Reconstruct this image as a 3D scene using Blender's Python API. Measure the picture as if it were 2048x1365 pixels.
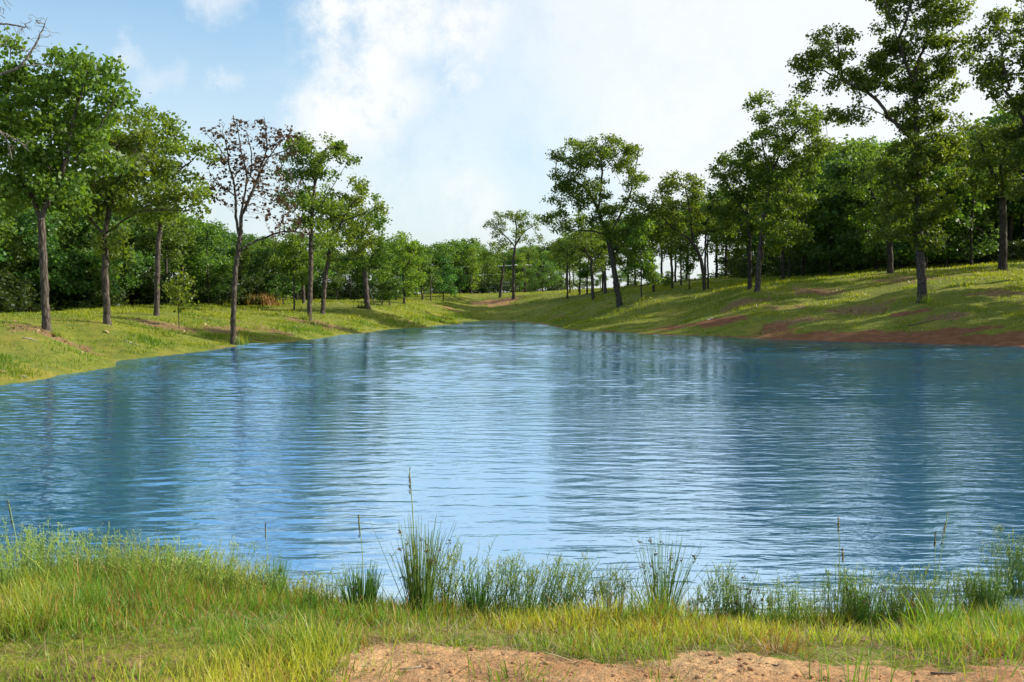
import bpy, math, random
import numpy as np
from mathutils import Vector

for o in list(bpy.data.objects):
    bpy.data.objects.remove(o, do_unlink=True)
SC = bpy.context.scene
COL = SC.collection
R = math.radians
random.seed(11)
RNG = np.random.default_rng(11)

# ------------------------------------------------------------------ camera
S = 0.8                    # metres per design unit (the survey below is in units of 0.8 m)
F = 1900.0                 # focal length in photo pixels (photo 2048 x 1365)
CAMH = 2.5 * S             # eye above the water
PITCH = math.atan(82.5 / F)
cam = bpy.data.cameras.new('camera')
cam.sensor_width = 36.0
cam.lens = 36.0 * F / 2048.0
cam.clip_start = 0.05
cam.clip_end = 6000
cam_o = bpy.data.objects.new('camera', cam)
COL.objects.link(cam_o)
cam_o.location = (0, 0, CAMH)
cam_o.rotation_euler = (math.pi / 2 - PITCH, 0, 0)
SC.camera = cam_o

# ------------------------------------------------------------------ light
SUN_AZ = 77.0              # degrees to the right of the view direction
SUN_EL = 27.0
SKY_STRENGTH = 0.13
world = bpy.data.worlds.new('World')
SC.world = world
world.use_nodes = True


def sundir(az, el):
    return Vector((math.sin(R(az)) * math.cos(R(el)), math.cos(R(az)) * math.cos(R(el)), math.sin(R(el))))


sun = bpy.data.lights.new('sun', 'SUN')
sun.energy = 5.0
sun.angle = R(0.53)
sun.color = (1.0, 0.93, 0.80)
sun_o = bpy.data.objects.new('sun', sun)
COL.objects.link(sun_o)
sun_o.rotation_euler = (-sundir(SUN_AZ, SUN_EL)).to_track_quat('-Z', 'Y').to_euler()
sun_o.location = (60, 20, 60)

SC.view_settings.view_transform = 'Standard'
SC.view_settings.look = 'None'
SC.view_settings.gamma = 1.0
SC.view_settings.use_curve_mapping = False
SC.view_settings.exposure = 0.7
SC.render.engine = 'CYCLES'
cy = SC.cycles
cy.max_bounces = 5
cy.diffuse_bounces = 2
cy.glossy_bounces = 3
cy.transmission_bounces = 3
cy.transparent_max_bounces = 4
cy.volume_bounces = 0
cy.sample_clamp_indirect = 4.0
cy.caustics_reflective = False
cy.caustics_refractive = False
cy.use_denoising = True
cy.use_adaptive_sampling = True
cy.adaptive_threshold = 0.02


# ------------------------------------------------------------------ node helpers
class NT:
    def __init__(self, tree):
        self.t = tree
        tree.nodes.clear()

    def n(self, typ, ins=None, **props):
        nd = self.t.nodes.new(typ)
        for k, v in props.items():
            setattr(nd, k, v)
        for k, v in (ins or {}).items():
            sock = nd.inputs[k]
            if isinstance(v, bpy.types.NodeSocket):
                self.t.links.new(v, sock)
            else:
                sock.default_value = v
        return nd

    def math(self, op, a, b=None, c=None, clamp=False):
        nd = self.t.nodes.new('ShaderNodeMath')
        nd.operation = op
        nd.use_clamp = clamp
        for i, v in enumerate((a, b, c)):
            if v is None:
                continue
            if isinstance(v, bpy.types.NodeSocket):
                self.t.links.new(v, nd.inputs[i])
            else:
                nd.inputs[i].default_value = v
        return nd.outputs[0]

    def vmath(self, op, a, b=None, out=0):
        nd = self.t.nodes.new('ShaderNodeVectorMath')
        nd.operation = op
        for i, v in enumerate((a, b)):
            if v is None:
                continue
            sock = nd.inputs[i]
            if op == 'SCALE' and i == 1:
                sock = nd.inputs['Scale']
            if isinstance(v, bpy.types.NodeSocket):
                self.t.links.new(v, sock)
            else:
                sock.default_value = v
        return nd.outputs[out]

    def mix(self, fac, a, b, blend='MIX'):
        nd = self.t.nodes.new('ShaderNodeMix')
        nd.data_type = 'RGBA'
        nd.blend_type = blend
        for idx, v in ((0, fac), (6, a), (7, b)):
            if isinstance(v, bpy.types.NodeSocket):
                self.t.links.new(v, nd.inputs[idx])
            else:
                if idx and len(v) == 3:
                    v = (*v, 1)
                nd.inputs[idx].default_value = v
        return nd.outputs[2]

    def ramp(self, v, lo, hi, smooth=True):
        nd = self.t.nodes.new('ShaderNodeMapRange')
        nd.interpolation_type = 'SMOOTHSTEP' if smooth else 'LINEAR'
        self.t.links.new(v, nd.inputs[0])
        nd.inputs[1].default_value = lo
        nd.inputs[2].default_value = hi
        return nd.outputs[0]

    def noise(self, vec, scale, detail=4, rough=0.55, out=0, dist=0.0):
        nd = self.t.nodes.new('ShaderNodeTexNoise')
        if vec is not None:
            self.t.links.new(vec, nd.inputs['Vector'])
        nd.inputs['Scale'].default_value = scale
        nd.inputs['Detail'].default_value = detail
        nd.inputs['Roughness'].default_value = rough
        nd.inputs['Distortion'].default_value = dist
        return nd.outputs[out]


def ray(px, py):
    """unit-depth direction (x, z) per metre of forward Y for a photo pixel"""
    u = (px - 1024.0) / F
    v = (682.5 - py) / F
    c, s = math.cos(PITCH), math.sin(PITCH)
    fy = c + v * s
    return u / fy, (-s + v * c) / fy


# ------------------------------------------------------------------ sky
def build_sky():
    N = NT(world.node_tree)
    out = N.n('ShaderNodeOutputWorld')
    bg = N.n('ShaderNodeBackground')
    bg.inputs['Strength'].default_value = SKY_STRENGTH
    sky = N.n('ShaderNodeTexSky')
    sky.sky_type = 'NISHITA'
    sky.sun_disc = False
    sky.sun_elevation = R(SUN_EL)
    sky.sun_rotation = R(SUN_AZ)
    sky.altitude = 100
    sky.air_density = 1.0
    sky.dust_density = 2.6
    sky.ozone_density = 1.2
    tc = N.n('ShaderNodeTexCoord')
    d = N.vmath('NORMALIZE', tc.outputs['Generated'])
    sep = N.n('ShaderNodeSeparateXYZ', {0: d})
    zc = N.math('MAXIMUM', sep.outputs[2], 0.0)
    den = N.math('ADD', zc, 0.16)
    px = N.math('DIVIDE', sep.outputs[0], den)
    py = N.math('DIVIDE', sep.outputs[1], den)
    cmb = N.n('ShaderNodeCombineXYZ', {0: px, 1: py, 2: 0.0})
    pl = cmb.outputs[0]
    # thin high veil and scattered cumulus over the whole sky
    n1 = N.noise(pl, 0.8, 7, 0.58, dist=0.3)
    c1 = N.ramp(n1, 0.52, 0.78)
    # cumulus that stand over the far end of the pond
    wob = N.noise(d, 9.0, 9, 0.68, out=1)
    wob = N.vmath('SUBTRACT', wob, (0.5, 0.5, 0.5))
    wob = N.vmath('SCALE', wob, 0.11)
    dd = N.vmath('ADD', d, wob)
    blobs = [(700, 40, .080, 1.0), (800, 15, .080, 1.0), (930, 5, .075, 1.0), (690, 110, .065, .9), (760, 130, .065, 1.0), (740, 200, .085, 1.0),
             (680, 240, .070, 1.0), (620, 235, .050, .8), (800, 190, .070, .9), (910, 140, .035, .8), (760, 310, .10, .5), (900, 270, .12, .35),
             (262, 108, .022, .42), (310, 165, .026, .36), (350, 160, .022, .3), (440, 165, .018, .45), (430, -15, .045, .55), (950, 390, .06, .6),
             (1330, 270, .09, .6), (1150, 150, .16, .25)]
    acc = None
    for (bx, by, rad, w) in blobs:
        rx, rz = ray(bx, by)
        v = Vector((rx, 1, rz)).normalized()
        dist = N.vmath('DISTANCE', dd, tuple(v), out=1)
        m = N.n('ShaderNodeMapRange', {0: dist, 1: rad, 2: rad * 0.25, 3: 0.0, 4: w}, interpolation_type='SMOOTHSTEP').outputs[0]
        acc = m if acc is None else N.math('MAXIMUM', acc, m)
    det = N.noise(d, 18.0, 9, 0.68)
    det = N.ramp(det, 0.28, 0.60)
    acc = N.math('MULTIPLY', acc, N.math('MULTIPLY_ADD', det, 0.75, 0.25))
    cl = N.math('MAXIMUM', acc, N.math('MULTIPLY', c1, 0.45))
    # milky air: thicker towards the horizon and towards the sun
    sd = N.vmath('DOT_PRODUCT', d, tuple(sundir(SUN_AZ, SUN_EL)), out=1)
    glow = N.ramp(sd, 0.02, 0.48)
    hz = N.n('ShaderNodeMapRange', {0: sep.outputs[2], 1: 0.42, 2: 0.0, 3: 0.0, 4: 0.75}, interpolation_type='SMOOTHSTEP').outputs[0]
    veil = N.math('MAXIMUM', N.math('MAXIMUM', N.math('MULTIPLY', glow, 0.92), hz), 0.17)
    cl = N.math('SUBTRACT', 1.0, N.math('MULTIPLY', N.math('SUBTRACT', 1.0, cl), N.math('SUBTRACT', 1.0, veil)))
    skyc = N.mix(1.0, sky.outputs[0], (0.60, 1.00, 1.13), 'MULTIPLY')
    shade = N.mix(det, (4.45, 4.62, 4.75), (4.75, 4.85, 4.88))
    colr = N.mix(cl, skyc, shade)
    N.t.links.new(colr, bg.inputs['Color'])
    N.t.links.new(bg.outputs[0], out.inputs['Surface'])


build_sky()


# ------------------------------------------------------------------ materials
MATS = {}


def new_mat(name):
    m = bpy.data.materials.new(name)
    m.use_nodes = True
    MATS[name] = m
    return m, NT(m.node_tree)


def leaf_mat(name, ca, cb, trans=0.46, tcol=None, rough=0.5, spec=0.35):
    """leaf colour from ca to cb by the per-leaf attribute tint; part of the light passes through"""
    m, N = new_mat(name)
    out = N.n('ShaderNodeOutputMaterial')
    at = N.n('ShaderNodeAttribute', attribute_name='tint')
    oi = N.n('ShaderNodeObjectInfo')
    base = N.mix(at.outputs['Fac'], ca, cb)
    hsv = N.n('ShaderNodeHueSaturation', {'Color': base,
              'Hue': N.math('MULTIPLY_ADD', oi.outputs['Random'], 0.03, 0.485),
              'Value': N.math('MULTIPLY_ADD', oi.outputs['Random'], 0.35, 0.82)})
    b = hsv.outputs[0]
    p = N.n('ShaderNodeBsdfPrincipled', {'Base Color': b, 'Roughness': rough, 'Specular IOR Level': spec})
    tc = N.mix(1.0, b, tcol or (1.9, 1.75, 0.7), 'MULTIPLY')
    tr = N.n('ShaderNodeBsdfTranslucent', {'Color': tc})
    mx = N.n('ShaderNodeMixShader', {0: trans, 1: p.outputs[0], 2: tr.outputs[0]})
    N.t.links.new(mx.outputs[0], out.inputs[0])
    return m


M_OAK = leaf_mat('oak_leaf', (0.055, 0.118, 0.015), (0.150, 0.225, 0.028))
M_OAKY = leaf_mat('yellow_green_leaf', (0.075, 0.145, 0.017), (0.180, 0.255, 0.032))
M_FOREST = leaf_mat('wood_leaf', (0.050, 0.118, 0.022), (0.130, 0.215, 0.038))
M_BRIGHT = leaf_mat('bright_leaf', (0.045, 0.12, 0.026), (0.085, 0.18, 0.040))
M_DEADLEAF = leaf_mat('withered_leaf', (0.062, 0.042, 0.020), (0.115, 0.078, 0.036), trans=0.25, tcol=(1.5, 1.0, .7))
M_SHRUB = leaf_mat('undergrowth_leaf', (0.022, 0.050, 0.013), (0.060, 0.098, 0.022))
M_BLADE = leaf_mat('grass_blade', (0.085, 0.200, 0.022), (0.43, 0.40, 0.055), trans=0.45, tcol=(1.5, 1.45, 0.6))
M_TURF = leaf_mat('turf_blade', (0.100, 0.190, 0.014), (0.38, 0.37, 0.030), trans=0.45, tcol=(1.7, 1.6, 0.6))
M_RUSH = leaf_mat('rush_stem', (0.075, 0.175, 0.028), (0.21, 0.33, 0.060), trans=0.08, tcol=(1.3, 1.3, .8))
M_PANICLE = leaf_mat('panicle', (0.24, 0.37, 0.055), (0.56, 0.56, 0.12), trans=0.12, tcol=(1.4, 1.35, 0.8))
M_STEM = leaf_mat('grass_stem', (0.13, 0.27, 0.040), (0.36, 0.44, 0.080), trans=0.08, tcol=(1.2, 1.2, .8))
M_SEED = leaf_mat('seed_head', (0.085, 0.070, 0.026), (0.19, 0.15, 0.06), trans=0.15, tcol=(1.2, 1.1, .8))
M_STRAW = leaf_mat('straw', (0.20, 0.125, 0.055), (0.46, 0.36, 0.20), trans=0.2, tcol=(1.2, 1.1, .8))
M_RUSTY = leaf_mat('rusty_grass', (0.24, 0.135, 0.036), (0.46, 0.31, 0.075), trans=0.35, tcol=(1.3, 1.1, .7))


def bark_mat(name, ca, cb, scale=9.0):
    m, N = new_mat(name)
    out = N.n('ShaderNodeOutputMaterial')
    tc = N.n('ShaderNodeTexCoord')
    mp = N.n('ShaderNodeMapping', {'Vector': tc.outputs['Object'], 'Scale': (1, 1, 0.28)})
    v = N.n('ShaderNodeTexVoronoi', {'Vector': mp.outputs[0], 'Scale': scale}, feature='DISTANCE_TO_EDGE')
    n1 = N.noise(mp.outputs[0], scale * 2.2, 6, 0.65)
    n2 = N.noise(tc.outputs['Object'], 0.9, 4, 0.6)
    hgt = N.math('ADD', N.math('MULTIPLY', v.outputs['Distance'], 1.6), N.math('MULTIPLY', n1, 0.7))
    f = N.ramp(hgt, 0.15, 0.95)
    colr = N.mix(f, ca, cb)
    # pale lichen patches
    lic = N.ramp(n2, 0.52, 0.68)
    colr = N.mix(N.math('MULTIPLY', lic, 0.55), colr, (0.165, 0.155, 0.13))
    p = N.n('ShaderNodeBsdfPrincipled', {'Base Color': colr, 'Roughness': 0.9, 'Specular IOR Level': 0.15})
    bp = N.n('ShaderNodeBump', {'Height': hgt, 'Strength': 0.9, 'Distance': 0.04})
    N.t.links.new(bp.outputs[0], p.inputs['Normal'])
    N.t.links.new(p.outputs[0], out.inputs[0])
    return m


M_BARK = bark_mat('oak_bark', (0.036, 0.028, 0.022), (0.128, 0.106, 0.086))
M_BARKD = bark_mat('dark_bark', (0.028, 0.022, 0.018), (0.095, 0.078, 0.062))
M_DEADWOOD = bark_mat('dead_wood', (0.10, 0.085, 0.072), (0.30, 0.27, 0.235))


def plain_mat(name, colr, rough=0.6, spec=0.4, metal=0.0, var=0.15, scale=6.0):
    m, N = new_mat(name)
    out = N.n('ShaderNodeOutputMaterial')
    tc = N.n('ShaderNodeTexCoord')
    n = N.noise(tc.outputs['Object'], scale, 5, 0.6)
    c = N.mix(n, tuple(x * (1 - var) for x in colr), tuple(min(1, x * (1 + var)) for x in colr))
    p = N.n('ShaderNodeBsdfPrincipled', {'Base Color': c, 'Roughness': rough, 'Specular IOR Level': spec, 'Metallic': metal})
    bp = N.n('ShaderNodeBump', {'Height': n, 'Strength': 0.15, 'Distance': 0.01})
    N.t.links.new(bp.outputs[0], p.inputs['Normal'])
    N.t.links.new(p.outputs[0], out.inputs[0])
    return m


M_CARPAINT = plain_mat('car_paint', (0.62, 0.63, 0.64), 0.25, 0.5, 0.2, 0.03)
M_CARGLASS = plain_mat('car_glass', (0.03, 0.05, 0.065), 0.08, 0.6, 0, 0.05)
M_RUBBER = plain_mat('rubber', (0.02, 0.02, 0.02), 0.8, 0.2)
M_STEEL = plain_mat('steel', (0.45, 0.45, 0.46), 0.35, 0.5, 0.8)
M_POLE = plain_mat('weathered_pole', (0.13, 0.105, 0.085), 0.85, 0.2)
M_WIRE = plain_mat('aluminium_wire', (0.55, 0.55, 0.55), 0.4, 0.5, 0.6)
M_PALE = plain_mat('pale_wood', (0.36, 0.33, 0.28), 0.8, 0.2)
M_TWIG = plain_mat('twig', (0.15, 0.11, 0.075), 0.85, 0.2, 0, 0.4, 30)
M_PAPER = plain_mat('white_scrap', (0.75, 0.75, 0.73), 0.7, 0.2)
M_LIGHT = plain_mat('lamp_glass', (0.55, 0.08, 0.05), 0.2, 0.5)


# ------------------------------------------------------------------ mesh helpers
def make_mesh(name, V, polys, mat=None, tint=None, smooth=False, attrs=None):
    V = np.ascontiguousarray(V, dtype=np.float32).reshape(-1, 3)
    me = bpy.data.meshes.new(name)
    me.vertices.add(len(V))
    me.vertices.foreach_set('co', V.ravel())
    polys = [np.asarray(p, dtype=np.int32) for p in polys if len(p)]
    nl = sum(p.size for p in polys)
    npol = sum(len(p) for p in polys)
    me.loops.add(nl)
    me.polygons.add(npol)
    me.loops.foreach_set('vertex_index', np.concatenate([p.ravel() for p in polys]))
    tot = np.concatenate([np.full(len(p), p.shape[1], dtype=np.int32) for p in polys])
    st = np.concatenate([[0], np.cumsum(tot)[:-1]]).astype(np.int32)
    me.polygons.foreach_set('loop_start', st)
    me.polygons.foreach_set('loop_total', tot)
    if smooth:
        me.polygons.foreach_set('use_smooth', np.ones(npol, dtype=bool))
    at = dict(attrs or {})
    if tint is not None:
        at['tint'] = tint
    for k, v in at.items():
        a = me.attributes.new(k, 'FLOAT', 'POINT')
        a.data.foreach_set('value', np.ascontiguousarray(v, dtype=np.float32))
    me.update(calc_edges=True)
    if mat:
        me.materials.append(mat)
    return me


def obj(name, me, parent=None, loc=None):
    o = bpy.data.objects.new(name, me)
    COL.objects.link(o)
    if parent is not None:
        o.parent = parent
    if loc is not None:
        o.location = loc
    return o


def tag(o, label=None, cat=None, group=None, kind=None):
    if label:
        o['label'] = label
    if cat:
        o['category'] = cat
    if group:
        o['group'] = group
    if kind:
        o['kind'] = kind
    return o


def norm(a):
    return a / np.maximum(np.linalg.norm(a, axis=-1, keepdims=True), 1e-9)


class Bag:
    """collects vertices and faces of one mesh"""
    def __init__(self):
        self.v, self.f, self.t, self.n = [], {}, [], 0

    def add(self, V, faces, tint=0.5):
        V = np.asarray(V, dtype=float).reshape(-1, 3)
        faces = np.asarray(faces, dtype=int)
        self.f.setdefault(faces.shape[1], []).append(faces + self.n)
        self.v.append(V)
        self.t.append(np.full(len(V), tint) if np.isscalar(tint) else np.asarray(tint))
        self.n += len(V)

    def mesh(self, name, mat, smooth=False):
        return make_mesh(name, np.concatenate(self.v), [np.concatenate(x) for x in self.f.values()], mat, np.concatenate(self.t), smooth)

    def box(self, c, s, tint=.5):
        c, s = np.array(c), np.array(s) / 2
        V = np.array([(x, y, z) for x in (-1, 1) for y in (-1, 1) for z in (-1, 1)]) * s + c
        self.add(V, [(0, 1, 3, 2), (4, 6, 7, 5), (0, 4, 5, 1), (2, 3, 7, 6), (0, 2, 6, 4), (1, 5, 7, 3)], tint)

    def tube(self, pts, rad, sides=6, tint=.5, cap=True):
        pts = np.asarray(pts, float)
        rad = np.broadcast_to(np.asarray(rad, float), (len(pts),))
        t = norm(np.gradient(pts, axis=0))
        ref = np.array([0.1, 0.98, 0.12])
        if abs(t.mean(0) @ ref) > .85:
            ref = np.array([0.98, .1, .12])
        a = norm(np.cross(t, ref))
        b = np.cross(t, a)
        th = np.arange(sides) * 2 * math.pi / sides
        V = pts[:, None, :] + rad[:, None, None] * (np.cos(th)[None, :, None] * a[:, None, :] + np.sin(th)[None, :, None] * b[:, None, :])
        i = np.arange(len(pts) - 1)[:, None] * sides
        j = np.arange(sides)[None, :]
        k = (j + 1) % sides
        Fq = np.stack([i + j, i + k, i + sides + k, i + sides + j], -1).reshape(-1, 4)
        n0 = self.n
        self.add(V.reshape(-1, 3), Fq, tint)
        if cap:
            e = n0 + (len(pts) - 1) * sides
            self.f.setdefault(sides, []).append(np.array([np.arange(sides)[::-1] + n0, np.arange(sides) + e]))


# ------------------------------------------------------------------ terrain survey: (photo x, photo y, distance in design units)
def P(px, py, D):
    rx, rz = ray(px, py)
    return (rx * D * S, D * S, CAMH + rz * D * S)


def Dw(py):                 # distance of a point on the water surface
    return CAMH / -ray(1024, py)[1] / S


ctl = []                    # world points that the ground passes through
far_shore = [(0, 772), (120, 751), (240, 728), (350, 709), (465, 695), (560, 686), (680, 670), (770, 660), (870, 652), (930, 647), (985, 642),
             (1060, 645), (1095, 651), (1180, 662), (1290, 668), (1400, 672), (1500, 676), (1620, 681), (1800, 685), (1950, 690), (2048, 694)]
for (px, py) in far_shore:
    D = Dw(py)
    ctl.append(P(px, py, D))
    x, y, z = P(px, py, D * 0.93)
    ctl.append((x, y, -0.16))
    x, y, z = P(px, py, D * 0.80)
    ctl.append((x, y, -0.7))
for (px, py) in far_shore[1:9:2]:
    x, y, z = P(px, py, Dw(py) * 1.05)
    ctl.append((x, y, 0.20))
for (px, py) in far_shore[13::2]:
    x, y, z = P(px, py, Dw(py) * 1.05)
    ctl.append((x, y, 0.55))
near_shore = [(-700, 8.0), (-300, 8.4), (0, 8.25), (300, 8.1), (600, 7.7), (1024, 7.42), (1500, 7.3), (2048, 7.2), (2400, 7.1), (2800, 7.0)]
for (px, D) in near_shore:
    u = (px - 1024) / F
    for k, z in ((1.0, 0.0), (1.12, -0.22), (1.35, -0.6), (1.9, -0.9), (0.94, 0.085), (0.87, 0.20), (0.76, 0.39), (0.65, 0.56), (0.53, 0.65), (0.42, 0.68), (0.2, 0.70)):
        ctl.append((u * D * k * S, D * k * S, z))
for px in (200, 600, 1000, 1400, 1800):
    for D in (22, 34):
        if px == 200 and D == 34:
            continue
        u = (px - 1024) / F
        ctl.append((u * D * S, D * S, -0.9))
# outside the frame the pond closes
for (u, D, z) in [(-.75, 20, 0), (-.8, 24, .6), (-1.0, 14, 0), (-1.1, 18, .7), (-1.4, 10, .3), (.7, 46, 0), (.75, 50, .9), (.9, 36, 0), (1.0, 42, 1.2), (1.3, 20, .2), (1.5, 12, .4), (.9, 18, -.7), (.7, 30, -.8), (-.7, 13, -.6)]:
    ctl.append((u * D * S, D * S, z * S))
land = [(95, 662, 40), (215, 648, 46), (313, 632, 58), (465, 687, 53.5), (618, 640, 72), (648, 628, 80), (735, 617, 88), (588, 625, 84), (0, 700, 34), (160, 700, 41), (0, 632, 62), (200, 618, 70), (400, 611, 82),
        (560, 605, 98), (660, 604, 108), (300, 680, 48), (764, 610, 104), (808, 607, 108), (862, 602, 126), (910, 595, 138), (943, 589, 150), (1000, 586, 170), (900, 590, 155), (780, 603, 130),
        (890, 640, 107), (950, 625, 122), (950, 608, 136), (1027, 597, 136), (1000, 596, 140), (1060, 625, 120), (1100, 630, 106), (1140, 587, 138), (1100, 586, 160), (1188, 600, 110), (1212, 588, 122),
        (1241, 613, 90), (1282, 597, 88), (1307, 583, 102), (1345, 577, 104), (1410, 578, 92), (1200, 640, 84), (1350, 625, 80), (1340, 650, 74), (1500, 580, 80), (1513, 584, 78.5), (1500, 640, 68),
        (1580, 558, 100), (1650, 600, 74), (1680, 640, 64), (1780, 546, 86), (1845, 604, 66), (1850, 640, 60), (2003, 540, 80), (2048, 600, 64), (2048, 640, 57), (1700, 548, 96), (1900, 535, 96), (2048, 525, 92),
        (1440, 560, 112), (1300, 570, 130), (1250, 575, 125), (2150, 600, 62), (2300, 560, 70), (-150, 640, 50), (-300, 640, 44)]
for p in land:
    ctl.append(P(*p))
for u in (-1.2, -.7, -.35, 0, .3, .6, 1.2):
    for D in (200, 420, 1500):
        z = 4.0 + max(0, u) * 6 + (D > 300) * 1.0
        ctl.append((u * D * S, D * S, z * S))
for (px, py, D) in [(400, 600, 130), (100, 600, 110), (700, 596, 150), (1100, 580, 195), (1600, 540, 140), (2000, 505, 140)]:
    ctl.append(P(px, py, D))
ctl = np.array(ctl)


def uw(X, Y):
    Yc = np.maximum(Y, 0.9)
    return np.stack([np.clip(X / np.maximum(Yc, 2.0), -2.2, 2.2) * 1.6, np.log(Yc)], -1)


def _tps(r2):
    return r2 * np.log(np.maximum(r2, 1e-12)) * 0.5


_c = uw(ctl[:, 0], ctl[:, 1])
_n = len(_c)
_K = _tps(((_c[:, None, :] - _c[None, :, :]) ** 2).sum(-1)) + np.eye(_n) * 2e-4
_A = np.zeros((_n + 3, _n + 3))
_A[:_n, :_n] = _K
_A[:_n, _n] = 1
_A[:_n, _n + 1:] = _c
_A[_n:, :_n] = _A[:_n, _n:].T
_w = np.linalg.lstsq(_A, np.concatenate([ctl[:, 2], np.zeros(3)]), rcond=None)[0]


def smooth_noise(X, Y, k, seed):
    """sum of rotated sines: cheap rolling relief, about -1..1"""
    g = np.random.default_rng(seed)
    s = 0
    for i in range(6):
        a = g.uniform(0, 2 * math.pi)
        kk = k * g.uniform(.6, 1.7)
        s = s + np.sin((X * math.cos(a) + Y * math.sin(a)) * kk + g.uniform(0, 6.28) + 1.3 * np.sin((X * math.sin(a) - Y * math.cos(a)) * kk * .6))
    return s / 3.4


def ground(X, Y):
    X = np.asarray(X, float)
    Y = np.asarray(Y, float)
    sh = X.shape
    q = uw(X.ravel(), Y.ravel())
    z = np.empty(len(q))
    for i in range(0, len(q), 20000):
        s = q[i:i + 20000]
        d = ((s[:, None, :] - _c[None, :, :]) ** 2).sum(-1)
        z[i:i + 20000] = _tps(d) @ _w[:_n] + _w[_n] + s @ _w[_n + 1:]
    z = z.reshape(sh)
    sc = np.clip(Y / 40, 0.12, 1.0)
    z = z + 0.045 * sc * smooth_noise(X, Y, 1.3, 5) + 0.012 * smooth_noise(X, Y, 5.0, 6) * np.clip(Y / 10, .6, 1.6)
    return z


_gu = np.linspace(-.72, .72, 700)
_gl = np.linspace(math.log(2.0), math.log(175), 1100)
_GZ = None


def ground_fast(X, Y):
    """bilinear lookup in a table of the ground, for scattering"""
    global _GZ
    if _GZ is None:
        yy = np.exp(_gl)[:, None]
        _GZ = ground(_gu[None, :] * yy, np.repeat(yy, len(_gu), 1))
    a = np.clip((X / Y - _gu[0]) / (_gu[1] - _gu[0]), 0, len(_gu) - 1.001)
    b = np.clip((np.log(Y) - _gl[0]) / (_gl[1] - _gl[0]), 0, len(_gl) - 1.001)
    i, j = a.astype(int), b.astype(int)
    fa, fb = a - i, b - j
    return (_GZ[j, i] * (1 - fa) + _GZ[j, i + 1] * fa) * (1 - fb) + (_GZ[j + 1, i] * (1 - fa) + _GZ[j + 1, i + 1] * fa) * fb


def gz(x, y):
    return float(ground(np.array([x]), np.array([y]))[0])


def hit(px, py, lo=2.0, hi=200.0):
    """where the ray of a photo pixel first meets the ground (world x, y, z)"""
    rx, rz = ray(px, py)
    Y = np.exp(np.linspace(math.log(lo), math.log(hi), 400))
    g = ground(rx * Y, Y) - (CAMH + rz * Y)
    i = np.argmax(g > 0)
    if not (g > 0).any():
        i = len(Y) - 1
    y = Y[i]
    return rx * y, y, gz(rx * y, y)


def at(px, D):
    """point of the ground in the photo column px at design distance D"""
    x = (px - 1024) / F * D * S
    y = D * S
    return x, y, gz(x, y)


# bare soil (red) and leaf litter (brown) blotches: (photo x, photo y, half width px, half height px, weight)
SOIL = [(980, 608, 70, 8, 1), (900, 618, 40, 5, .7), (1430, 646, 60, 9, 1.1), (1350, 655, 60, 7, .8), (1560, 650, 60, 6, .6), (1700, 672, 120, 10, 1.0), (1850, 674, 130, 12, 1.0),
        (2000, 678, 110, 12, 1.0), (2100, 678, 80, 12, 1.0), (1800, 630, 70, 6, .6), (1640, 590, 90, 10, .45), (1950, 545, 70, 6, .5), (430, 640, 50, 7, .35), (1750, 565, 60, 5, .4)]
LITTER = [(140, 690, 90, 14, .9), (330, 655, 110, 12, .8), (440, 660, 70, 10, .9), (470, 640, 60, 6, .6), (640, 650, 80, 8, .9), (720, 655, 60, 7, .8), (800, 640, 50, 6, .6), (230, 670, 40, 6, .6), (560, 665, 60, 8, .6),
          (1560, 615, 70, 12, 1.0), (1620, 640, 70, 9, 1.0), (1500, 605, 70, 9, .9), (1700, 622, 90, 11, 1.0), (1960, 590, 90, 12, 1.0), (1900, 632, 80, 9, .9), (1620, 582, 80, 8, .9), (1850, 560, 90, 7, .8), (1280, 605, 40, 6, .5), (1420, 650, 130, 8, .6), (1760, 545, 50, 4, .6), (1100, 640, 80, 5, .5)]


def blotches(lst):
    r = []
    for (px, py, hw, hh, w) in lst:
        x, y, z = hit(px, py, 14, 160)
        x2, y2, _ = hit(px, py - hh, 14, 160)
        r.append((x, y, hw / F * y, min(max(abs(y2 - y), 1.0), 9.0), w))
    return r


SOILB, LITB = blotches(SOIL), blotches(LITTER)


def blot(X, Y, L, seed):
    m = np.zeros_like(X)
    n = smooth_noise(X, Y, .9, seed)
    n2 = smooth_noise(X, Y, 3.1, seed + 1)
    for (x, y, a, b, w) in L:
        d = ((X - x) / a) ** 2 + ((Y - y) / b) ** 2
        m = np.maximum(m, w * np.exp(-d * .8))
    return np.clip((m - .42 + .30 * n + .20 * n2) * 2.2, 0, 1)


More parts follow.
